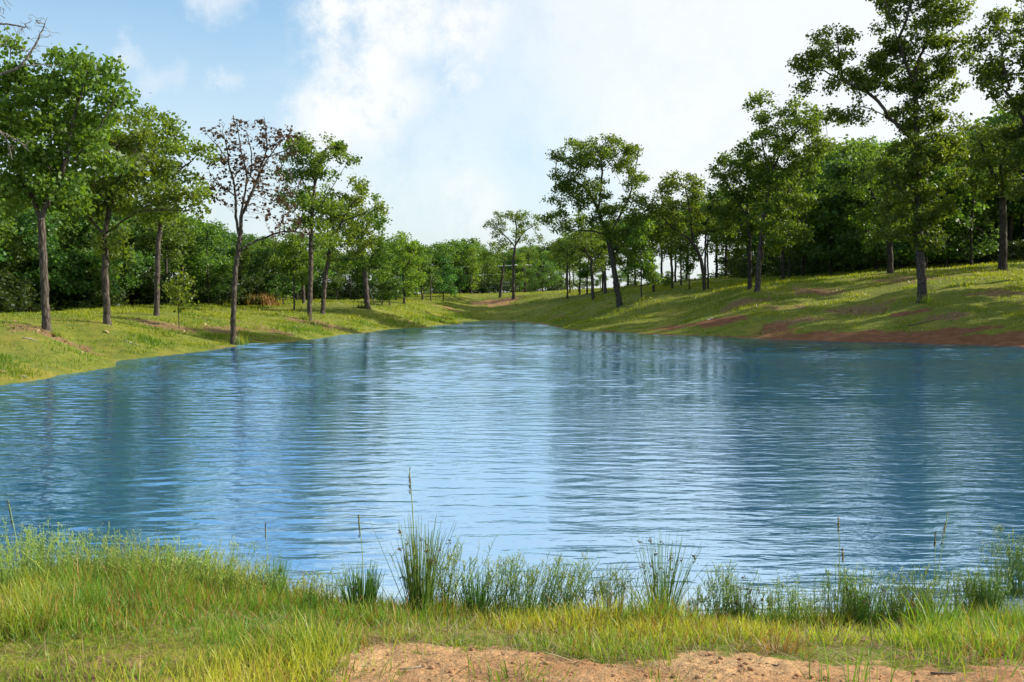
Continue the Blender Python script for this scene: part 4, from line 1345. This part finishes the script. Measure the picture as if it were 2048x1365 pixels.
def stem_pts(h, az, lean, bend, n=5, g=RNG):
    p = np.zeros((n, 3))
    a = lean
    for i in range(1, n):
        st = h / (n - 1)
        p[i] = p[i - 1] + st * np.array([math.sin(a) * math.cos(az), math.sin(a) * math.sin(az), math.cos(a)])
        a += bend / (n - 1)
    return p


def clump_root(name, label, cat, group, px, py):
    x, y, z = foot(px, py)
    r = obj(name, None, None, (x, y, z - .015))
    tag(r, label, cat, group)
    return r, y / F       # metres per photo pixel there


def rush(px, py, hpx, spread, n, label, seeds=.4, side=0.0, seed=0, thick=.0026):
    g = np.random.default_rng(500 + seed)
    r, s = clump_root('rush_clump', label, 'rush', 'rush clumps along the near shore', px, py)
    n = int(n * 1.45)
    seeds = seeds / 1.3
    B, heads = Bag(), []
    for i in range(n):
        az = g.uniform(0, 6.28)
        ln = abs(g.normal(0, spread)) 
        h = hpx * s * g.uniform(.45, 1.0) ** .8 / max(.6, math.cos(ln))
        rr = .05 * math.sqrt(g.random())
        o = np.array([math.cos(az) * rr, math.sin(az) * rr, 0])
        p = stem_pts(h, az, ln, g.normal(.12, .12), 5, g) + o
        p[:, 0] += side * (p[:, 2]) 
        B.tube(p, np.linspace(thick, thick * .35, 5), 4, float(np.clip(g.normal(.45, .3), 0, 1)), cap=False)
        if g.random() < seeds:
            k = g.uniform(2.3, 3.7)
            q = p[int(k)] + (p[int(k) + 1] - p[int(k)]) * (k % 1)
            H = Bag()
            heads.append(H)
            for _ in range(int(g.integers(4, 9))):
                c = q + g.normal(0, .007, 3)
                rad = g.uniform(.003, .0055)
                V = c + rad * np.array([(1, 0, 0), (-1, 0, 0), (0, 1, 0), (0, -1, 0), (0, 0, 1.2), (0, 0, -1.2)])
                H.add(V, [(0, 2, 4), (2, 1, 4), (1, 3, 4), (3, 0, 4), (2, 0, 5), (1, 2, 5), (3, 1, 5), (0, 3, 5)], g.random())
    obj('stems', B.mesh('rush_stems', M_RUSH, True), r)
    for H in heads:
        obj('seed_head', H.mesh('rush_seed_head', M_SEED), r)
    # broad leaves at the foot
    m = int(n * .9)
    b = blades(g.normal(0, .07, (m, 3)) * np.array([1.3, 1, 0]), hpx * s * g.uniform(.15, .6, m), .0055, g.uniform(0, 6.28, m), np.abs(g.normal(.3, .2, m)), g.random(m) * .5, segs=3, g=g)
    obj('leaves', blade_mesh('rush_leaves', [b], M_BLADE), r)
    return r


def panicle(px, py, hpx, n, label, side=0.0, seed=0, spread=.24, width=.065):
    """airy clump: fine stems that branch into a haze of tiny spikelets"""
    g = np.random.default_rng(700 + seed)
    r, s = clump_root('panicle_grass', label, 'grass clump', 'airy grass clumps along the near shore', px, py)
    n = int(n * 2.3)
    hpx = hpx * 1.15
    B, H = Bag(), Bag()
    for i in range(n):
        az = g.uniform(0, 6.28)
        h = hpx * s * g.uniform(.4, 1.05)
        o = np.append(g.normal(0, width, 2) * np.array([1.4, .6]), 0)
        p = stem_pts(h, az, abs(g.normal(0, spread)), g.normal(.1, .1), 5, g)
        p[:, 0] += side * p[:, 2]
        p = p + o
        t = float(np.clip(g.normal(.45, .2), 0, 1))
        B.tube(p, np.linspace(.0024, .0012, 5), 3, np.repeat(np.linspace(t * .3, t + .2, 5), 3), cap=False)
        for j in range(int(g.integers(5, 9))):
            k = g.uniform(.62, 1)
            q = p[2] + (p[4] - p[2]) * (k - .5) * 2 if k > .5 else p[2]
            dv = norm(g.normal(0, 1, 3) * np.array([1, 1, .4]) + np.array([0, 0, 1.5])) * g.uniform(.02, .06)
            e = q + dv
            B.tube([q, e], [.0012, .0009], 3, t, cap=False)
            for _ in range(2):
                c = q + dv * g.uniform(.5, 1.05) + g.normal(0, .004, 3)
                rd = g.uniform(.0016, .0030)
                V = c + rd * np.array([(1, 0, 0), (-.5, .87, 0), (-.5, -.87, 0), (0, 0, 2.0), (0, 0, -1.6)])
                H.add(V, [(0, 1, 3), (1, 2, 3), (2, 0, 3), (1, 0, 4), (2, 1, 4), (0, 2, 4)], float(np.clip(t + g.normal(0, .3), 0, 1)))
    obj('stems', B.mesh('panicle_stems', M_STEM), r)
    obj('panicles', H.mesh('panicle_heads', M_PANICLE), r)
    m = n
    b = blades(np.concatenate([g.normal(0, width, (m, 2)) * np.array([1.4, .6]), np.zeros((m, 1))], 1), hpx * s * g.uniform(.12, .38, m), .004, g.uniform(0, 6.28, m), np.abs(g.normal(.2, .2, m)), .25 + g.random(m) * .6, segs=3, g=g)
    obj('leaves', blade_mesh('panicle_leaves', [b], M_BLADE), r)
    return r


def tuft(px, py, hpx, n, label, mat, spread=.5, w=.006, tmin=0., tmax=1., seed=0, name='grass_tuft', width=.04, group='grass tufts on the near bank', up=0.0):
    g = np.random.default_rng(900 + seed)
    r, s = clump_root(name, label, 'grass tuft', group, px, py)
    base = np.concatenate([g.normal(0, width, (n, 2)) * np.array([1.3, .8]), np.zeros((n, 1))], 1)
    az = np.arctan2(base[:, 1], base[:, 0]) + g.normal(0, .7, n)
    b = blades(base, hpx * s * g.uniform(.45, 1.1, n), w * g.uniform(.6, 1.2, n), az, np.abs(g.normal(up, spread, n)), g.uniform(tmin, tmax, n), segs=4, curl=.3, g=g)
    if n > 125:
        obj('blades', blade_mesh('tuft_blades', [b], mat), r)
    else:                 # few enough to pick apart
        v, q, t, c = b
        for i in range(n):
            obj('blade', make_mesh('blade', v[9 * i:9 * i + 9], [np.array([(0, 1, 3, 2), (2, 3, 5, 4), (4, 5, 7, 6)]), np.array([(6, 7, 8)])], mat, c[9 * i:9 * i + 9]), r)
    return r


def stalk(px, py, tx, ty, label, head=.2, thick=.0022, seed=0, headw=.006):
    g = np.random.default_rng(1100 + seed)
    r, s = clump_root('seed_stalk', label, 'grass stalk', 'tall seed stalks on the near shore', px, py)
    T = np.array([(tx - px) * s, 0, (py - ty) * s])
    k = np.linspace(0, 1, 9)
    p = k[:, None] * T[None] + np.stack([np.sin(k * math.pi) * .015, np.zeros(9), np.zeros(9)], -1)
    B, H = Bag(), Bag()
    B.tube(p, np.linspace(thick * 1.7, thick * .8, 9), 5, .8)
    obj('stem', B.mesh('stalk_stem', M_STEM, True), r)
    Lh = np.linalg.norm(T) * head
    ax = T / np.linalg.norm(T)
    for i in range(46):
        q = T - ax * Lh * g.random()
        o = g.normal(0, 1, 3) * headw * .5
        o -= ax * (o @ ax)
        tip = q + o + ax * g.uniform(.012, .022)
        V = np.array([q, q + o + np.array([.002, 0, 0]), q + o - np.array([.002, 0, 0]), tip, q + o + np.array([0, .002, 0])])
        H.add(V, [(0, 1, 4), (1, 3, 4), (0, 4, 2), (4, 3, 2), (0, 2, 1), (2, 3, 1)], g.random())
    obj('seed_head', H.mesh('stalk_head', M_SEED), r)
    b = blades(g.normal(0, .012, (5, 3)) * np.array([1, 1, 0]), np.linalg.norm(T) * g.uniform(.2, .4, 5), .006, g.uniform(0, 6.28, 5), g.uniform(.1, .5, 5), g.random(5) * .5, segs=3, g=g)
    obj('leaves', blade_mesh('stalk_leaves', [b], M_BLADE), r)


rush(840, 1245, 225, .13, 85, 'tallest dark rush clump with brown seed heads, centre of the near shore', .3, seed=1)
rush(1322, 1255, 205, .27, 75, 'wide fan of rush stems with many seed heads, right of centre', .55, seed=2, thick=.0022)
rush(545, 1212, 110, .20, 90, 'dark green bushy rush clump left of centre with few seed heads', .15, seed=3)
rush(725, 1240, 125, .18, 110, 'dense leafy rush clump just left of the tallest one', .05, seed=4, thick=.003)
rush(950, 1245, 115, .20, 80, 'short rush clump just right of the tallest one', .05, seed=5)
rush(1480, 1262, 120, .18, 60, 'thin rush clump right of the wide fan', .25, seed=6, thick=.002)
rush(1975, 1250, 120, .15, 110, 'dense dark rush clump near the photo\'s right edge', .05, seed=7)
rush(1720, 1262, 110, .15, 45, 'sparse rush clump below the slender stalk on the right', .35, seed=8, thick=.002)
panicle(1010, 1245, 120, 46, 'airy pale grass clump between the centre rushes', .12, seed=1)
panicle(1095, 1250, 125, 52, 'airy grass clump leaning right beside the wide rush fan', .30, seed=2)
panicle(1215, 1255, 110, 34, 'thin airy grass clump left of the wide rush fan', 0, seed=3)
panicle(1430, 1260, 115, 34, 'airy grass clump behind the thin rush clump', .1, seed=4)
panicle(1690, 1258, 115, 44, 'fuzzy yellowish grass clump under the slender stalk on the right', 0, seed=5)
panicle(1810, 1262, 110, 42, 'fuzzy grass clump between the broad leaves and the right rushes', .15, seed=6)
panicle(1940, 1250, 105, 50, 'airy grass clump left of the dense right rushes', 0, seed=7)
panicle(2040, 1245, 135, 60, 'tall airy grass clump cut by the photo\'s right edge', 0, seed=8)
panicle(880, 1240, 150, 40, 'airy grass tangled in the tallest rush clump', 0, seed=9)
panicle(50, 1195, 125, 60, 'tall airy grass at the photo\'s left edge of the near bank', 0, seed=10, width=.14)
panicle(150, 1195, 120, 60, 'airy grass second from the left edge of the near bank', 0, seed=11, width=.14)
panicle(255, 1200, 110, 60, 'airy grass third from the left edge of the near bank', .05, seed=12, width=.14)
panicle(350, 1208, 110, 64, 'airy grass leaning right, fourth from the left edge', .22, seed=13, width=.12)
panicle(470, 1215, 90, 30, 'low airy grass between the left bank grass and the bushy rush', .1, seed=14)
panicle(640, 1235, 80, 30, 'low airy grass between two dark rush clumps', .0, seed=15)
panicle(1560, 1262, 90, 26, 'low airy grass between the thin rush and the fuzzy clump', .0, seed=16)
stalk(828, 1240, 820, 926, 'tallest single stalk with a dark seed spike over the water', .17, .0026, 1, .008)
stalk(724, 1235, 719, 1022, 'thin pointed stalk above the dense leafy rush', .22, .0018, 2, .004)
stalk(1668, 1262, 1674, 1028, 'slender green stalk with a small head right of centre', .12, .0018, 3)
stalk(1684, 1262, 1683, 1090, 'shorter stalk close beside the slender green one', .16, .0016, 4)
stalk(1845, 1255, 1892, 1015, 'long stalk leaning right over the water', .3, .0018, 5)
stalk(1852, 1255, 1868, 1055, 'upright stalk beside the long leaning one', .15, .0014, 6)
stalk(45, 1185, 20, 992, 'stalk leaning left at the photo\'s left edge', .32, .0018, 7)
stalk(528, 1205, 533, 1040, 'hair-thin stalk above the bushy rush clump', .2, .0013, 8, .004)
tuft(1865, 1272, 110, 60, 'bright broad leaved grass clump on the right shore', M_BLADE, .32, .011, 0, .35, 1, 'broadleaf_grass', .07)
tuft(1040, 1362, 62, 90, 'bright green tuft on the sand at the bottom edge, centre', M_BLADE, .45, .006, .1, .6, 2, width=.07)
tuft(1700, 1375, 120, 34, 'upright green tuft of thin stems at the bottom edge, right', M_BLADE, .22, .005, 0, .4, 3, width=.06)
tuft(1555, 1308, 62, 130, 'rust coloured tuft on the edge of the bare sand', M_RUSTY, .5, .005, .1, 1, 4, width=.05)
tuft(1482, 1292, 70, 110, 'green tuft with reclining blades left of the rust coloured one', M_BLADE, .65, .006, .2, .7, 5, width=.05)
tuft(1665, 1290, 65, 110, 'yellow green tuft right of the rust coloured one', M_BLADE, .55, .006, .3, .9, 6, width=.055)
tuft(1825, 1295, 75, 130, 'dense green tuft below the broad leaved clump', M_BLADE, .5, .007, .15, .7, 7, width=.06)
tuft(1990, 1280, 75, 130, 'yellow green tuft by the right edge below the rushes', M_BLADE, .45, .006, .3, .9, 8, width=.07)
tuft(745, 1292, 38, 120, 'small dry brown tuft at the left end of the bare sand', M_RUSTY, .7, .004, 0, .8, 9, width=.06)
tuft(920, 1298, 34, 70, 'tiny green tuft alone on the sand left of centre', M_BLADE, .6, .005, .2, .7, 10, width=.035)
tuft(1105, 1275, 40, 110, 'dry reddish tuft at the top of the sand right of centre', M_RUSTY, .6, .004, 0, .9, 11, width=.06)
tuft(1400, 1278, 36, 90, 'dry reddish tuft below the wide rush fan', M_RUSTY, .6, .004, 0, .9, 12, width=.05)
tuft(1255, 1272, 60, 120, 'green tuft at the foot of the wide rush fan', M_BLADE, .5, .006, .2, .8, 13, width=.07)
tuft(1340, 1385, 70, 22, 'few thin green blades at the bottom edge right of centre', M_BLADE, .3, .004, 0, .4, 14, width=.05)
tuft(1985, 1370, 70, 16, 'few dark blades at the bottom edge near the right corner', M_BLADE, .35, .006, 0, .3, 15, width=.06)
tuft(265, 1375, 75, 16, 'wide dark blades at the bottom edge, left', M_BLADE, .45, .010, 0, .2, 16, width=.05)
tuft(420, 1285, 50, 160, 'dark green soft tuft in the left grass', M_BLADE, .7, .004, 0, .2, 17, width=.10)
tuft(80, 1300, 60, 160, 'dark green soft tuft by the left edge', M_BLADE, .7, .004, 0, .25, 18, width=.12)
tuft(585, 1300, 60, 70, 'orange yellow tuft left of the bare sand', M_RUSTY, .4, .005, .4, 1, 19, width=.06)
tuft(700, 1365, 60, 60, 'green tuft at the bottom edge left of the sand', M_BLADE, .5, .005, .2, .7, 20, width=.08)


def stick(name, px, py, Lpx, ang, r, label, mat, cat='stick', group=None, hi=7.0, far=False, lift=1.0, kink=.06):
    x, y, z = hit(px, py, 2.2 if not far else 14, hi if not far else 160)
    s = y / F
    L = Lpx * s
    k = np.linspace(-.5, .5, 6)
    a = R(ang)
    X = x + k * L * math.cos(a)
    Yy = y + k * L * math.sin(a)
    Zz = ground(X, Yy) + r * lift
    g = np.random.default_rng(int(px))
    pts = np.stack([X - x, Yy - y, Zz - z], -1) + g.normal(0, L * kink * .3, (6, 3)) * np.array([1, 1, .1])
    B = Bag()
    B.tube(pts, r * np.array([.9, 1, 1, .85, .7, .45]), 6, .5)
    p0, p1 = pts[2], pts[2] + np.array([L * .16 * math.cos(a + .8), L * .16 * math.sin(a + .8), r * 1.5])
    B.tube([p0, p1], [r * .6, r * .3], 5)
    o = obj(name, B.mesh(name, mat, True), None, (x, y, z))
    tag(o, label, cat, group)
    return o


for i, (px, py, L, a, r, lab) in enumerate([
        (1890, 1350, 62, 4, .006, 'short dark stick lying on the sand near the bottom right'), (1900, 1322, 70, -12, .0035, 'thin twig above the short dark stick'),
        (1850, 1302, 60, 6, .004, 'twig below the dense green tuft on the right'), (2020, 1312, 60, -8, .005, 'stick by the photo\'s right edge on the sand'),
        (1960, 1340, 60, -25, .003, 'hair-thin twig right of the short dark stick'), (870, 1330, 170, 40, .003, 'long pale bent straw stem on the sand left of centre'),
        (1230, 1318, 70, 20, .0035, 'twig in the middle of the bare sand'), (690, 1340, 110, 30, .003, 'pale dry stem at the left end of the sand'), (1560, 1335, 60, -30, .004, 'twig below the rust coloured tuft')]):
    stick('stick', px, py, L, a, r, lab, M_TWIG if 'pale' not in lab else M_PALE, 'stick', 'sticks on the sand')
stick('broken_branch', 262, 690, 30, 10, .022, 'small pile of pale broken branch on the left bank', M_PALE, 'branch', 'fallen wood on the banks', far=True)
stick('broken_branch', 48, 757, 24, -20, .02, 'pale weathered branch at the water on the left edge', M_PALE, 'branch', 'fallen wood on the banks', far=True)
stick('broken_branch', 530, 684, 42, 5, .02, 'branch lying at the shore right of the withered tree', M_TWIG, 'branch', 'fallen wood on the banks', far=True)
stick('broken_branch', 60, 682, 26, 15, .018, 'pale branch in the litter near the leftmost oak', M_PALE, 'branch', 'fallen wood on the banks', far=True)
stick('broken_branch', 565, 632, 14, 10, .025, 'pale branch on the grass left of the upright oak', M_PALE, 'branch', 'fallen wood on the banks', far=True)
stick('broken_branch', 1845, 648, 60, 3, .03, 'long thin branch on the red bank below the tallest oak', M_TWIG, 'branch', 'fallen wood on the banks', far=True)


def scrap():
    x, y, z = hit(1420, 640, 14, 160)
    g = np.random.default_rng(5)
    n = 7
    B = Bag()
    k = np.linspace(-.5, .5, n)
    V0 = np.stack([k * .30, np.full(n, -.07), .03 + .05 * np.sin(k * 7) + k * .10], -1)
    V1 = np.stack([k * .30 + .04, np.full(n, .07), .07 + .04 * np.sin(k * 9 + 1) + k * .10], -1)
    V = np.concatenate([V0, V1, V0 - (0, 0, .006), V1 - (0, 0, .006)])
    i = np.arange(n - 1)
    B.add(V, np.concatenate([np.stack([i, i + 1, i + n + 1, i + n], -1), np.stack([i + 2 * n, i + 3 * n, i + 3 * n + 1, i + 2 * n + 1], -1)]))
    tag(obj('paper_scrap', B.mesh('paper_scrap', M_PAPER), None, (x, y, z)), 'crumpled white scrap on the red soil of right bank', 'litter')


scrap()

# tall rusty grass at the wood's edge, sprouts at tree feet
for i, (px, D, hpx, n, mat, lab) in enumerate([(506, 90, 28, 160, M_RUSTY, 'left clump of tall orange dry grass at the left wood edge'), (532, 90, 30, 170, M_RUSTY, 'right clump of tall orange dry grass at the left wood edge'), (548, 91, 22, 100, M_RUSTY, 'shorter orange grass clump beside the tall dry ones'),
        (482, 53.4, 26, 90, M_BLADE, 'grass clump at the foot of the withered tree by the water'), (608, 71.5, 16, 90, M_BLADE, 'green sprouts at the foot of the upright oak'), (724, 87.5, 14, 90, M_SHRUB, 'dark mound of sprouts at the foot of the thick trunked oak'),
        (1852, 65.5, 22, 130, M_BLADE, 'sunlit grass clump at the foot of the tallest oak'), (110, 39.6, 16, 90, M_BLADE, 'small green sprouts at the foot of the leftmost oak')]):
    g = np.random.default_rng(1300 + i)
    x, y, z = at(px, D)
    s = y / F
    r = obj('grass_clump', None, None, (x, y, z - .03))
    tag(r, lab, 'grass clump', 'grass clumps at tree feet and wood edge')
    base = np.concatenate([g.normal(0, 7 * s, (n, 2)), np.zeros((n, 1))], 1)
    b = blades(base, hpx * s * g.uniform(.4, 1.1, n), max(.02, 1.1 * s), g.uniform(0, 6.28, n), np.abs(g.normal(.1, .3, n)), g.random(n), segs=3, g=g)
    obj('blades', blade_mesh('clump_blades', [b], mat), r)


# ------------------------------------------------------------------ far things: car, utility pole, wires, leaning stake
def build_car():
    x, y, z = at(1006, 172)
    root = obj('parked_car', None, None, (x, y, z))
    root.rotation_euler = (0, 0, R(4))
    tag(root, 'pale silver car with dark windows half hidden behind the meadow crest', 'car')
    Lh, W = 2.2, .88
    prof = [(-2.2, .45), (-2.2, .85), (-1.95, .98), (-1.1, 1.05), (-.45, 1.50), (.95, 1.52), (1.75, 1.08), (2.15, 1.0), (2.22, .5), (1.9, .28), (-1.9, .28)]
    n = len(prof)

    def shell(pr, w, zs=1.0):
        V = [(px, -w * (1 if pz < 1.06 else .86), pz * zs) for px, pz in pr] + [(px, w * (1 if pz < 1.06 else .86), pz * zs) for px, pz in pr]
        return V
    B = Bag()
    V = np.array(shell(prof, W))
    i = np.arange(n)
    B.add(V, np.stack([i, (i + 1) % n, (i + 1) % n + n, i + n], -1))
    B.f.setdefault(n, []).append(np.array([i[::-1], i + n]))
    body = obj('body', B.mesh('car_body', M_CARPAINT), root)
    bv = body.modifiers.new('bevel', 'BEVEL')
    bv.width = .05
    bv.segments = 2
    bv.limit_method = 'ANGLE'
    for sgn in (-1, 1):
        for (a, b, c, d) in (((-.98, 1.08), (-.02, 1.08), (-.02, 1.44), (-.40, 1.44)), ((.06, 1.08), (.86, 1.08), (.82, 1.44), (.06, 1.44)), ((.94, 1.08), (1.52, 1.10), (1.02, 1.43), (.90, 1.44))):
            G = Bag()
            pts = np.array([(p[0], sgn * (W * .875 + .012 - (p[1] - 1.08) * .02), p[1]) for p in (a, b, c, d)])
            inn = pts - np.array([0, sgn * .02, 0])
            G.add(np.concatenate([pts, inn]), [(0, 1, 2, 3), (7, 6, 5, 4), (0, 4, 5, 1), (1, 5, 6, 2), (2, 6, 7, 3), (3, 7, 4, 0)])
            obj('window', G.mesh('car_window', M_CARGLASS), root)
    for (x0, z0, x1, z1, nm) in ((-1.06, 1.09, -.50, 1.46, 'windscreen'), (1.00, 1.49, 1.70, 1.12, 'rear_window')):
        G = Bag()
        dn = np.array([-(z1 - z0), 0, (x1 - x0)])
        dn = dn / np.linalg.norm(dn) * .012 * (1 if dn[2] > 0 else -1)
        q = np.array([(x0, -.74, z0), (x0, .74, z0), (x1, .68, z1), (x1, -.68, z1)]) + dn
        G.add(np.concatenate([q, q - dn * 2]), [(0, 1, 2, 3), (7, 6, 5, 4), (0, 4, 5, 1), (1, 5, 6, 2), (2, 6, 7, 3), (3, 7, 4, 0)])
        obj(nm, G.mesh(nm, M_CARGLASS), root)
    th = np.linspace(0, 2 * math.pi, 20, endpoint=False)
    for wx in (-1.35, 1.38):
        for sgn in (-1, 1):
            T = Bag()
            T.tube([(wx, sgn * (W - .20), .33), (wx, sgn * (W + .02), .33)], [.33, .33], 20)
            w = obj('wheel', T.mesh('tyre', M_RUBBER), root)
            T = Bag()
            T.tube([(wx, sgn * (W - .1), .33), (wx, sgn * (W + .03), .33)], [.20, .19], 14)
            obj('rim', T.mesh('rim', M_STEEL), w)
    for sgn in (-1, 1):
        T = Bag()
        T.box((-2.2, sgn * .62, .78), (.08, .34, .14))
        obj('headlight', T.mesh('headlight', M_STEEL), root)
        T = Bag()
        T.box((2.2, sgn * .68, .86), (.08, .26, .18))
        obj('tail_light', T.mesh('tail_light', M_LIGHT), root)
        T = Bag()
        T.box((-.88, sgn * (W + .08), 1.08), (.12, .18, .12))
        obj('wing_mirror', T.mesh('wing_mirror', M_CARPAINT), root)


build_car()


def build_line():
    tops = {}
    for (px, D, topy, lab) in ((1049, 168, 528, 'wooden utility pole with cross arm behind the lone oak'), (650, 165, 520, 'wooden utility pole hidden among trees of the far wood')):
        x, y, z = at(px, D)
        s = y / F
        h = CAMH + ray(px, topy)[1] * y - z
        root = obj('utility_pole', None, None, (x, y, z))
        tag(root, lab, 'utility pole', 'utility poles')
        B = Bag()
        B.tube([(0, 0, -.3), (0, 0, h * .5), (0, 0, h)], [.14, .12, .10], 10)
        obj('pole', B.mesh('pole', M_POLE, True), root)
        B = Bag()
        B.box((0, -.13, h - .35), (.10, .12, 2.4))
        B = Bag()
        B.box((0, -.12, h - .35), (2.2, .10, .12))
        arm = obj('cross_arm', B.mesh('cross_arm', M_POLE), root)
        for k, ox in enumerate((-1.0, .45, 1.0)):
            B = Bag()
            B.tube([(ox, -.12, h - .29), (ox, -.12, h - .20), (ox, -.12, h - .14)], [.03, .05, .03], 8)
            obj('insulator', B.mesh('insulator', M_PAPER), arm)
            tops.setdefault(k, []).append(np.array([x + ox, y - .12, z + h - .14]))
        tops.setdefault(3, []).append(np.array([x, y - .15, z + h - 1.3]))
    for k, (a, b) in tops.items():
        t = np.linspace(0, 1, 24)[:, None]
        p = a + (b - a) * t
        p[:, 2] -= 4 * .55 * (t * (1 - t))[:, 0]
        B = Bag()
        B.tube(p, .022, 5)
        lab = ['front wire of the power line crossing before the far wood', 'middle wire of the power line crossing before the far wood', 'rear wire of the power line crossing before the far wood', 'low slack cable below the power line wires'][k]
        tag(obj('power_wire', B.mesh('power_wire', M_WIRE)), lab, 'wire', 'wires of the power line')


build_line()


def build_stake():
    x, y, z = at(750, 103)
    s = y / F
    B = Bag()
    B.tube([(0, 0, -.1), (-8 * s, .1, 22 * s), (-15 * s, .1, 43 * s)], [.05, .045, .035], 8)
    o = obj('leaning_stake', B.mesh('leaning_stake', M_PALE, True), None, (x, y, z))
    tag(o, 'pale leaning stake right of the thick trunked oak', 'stake')


build_stake()
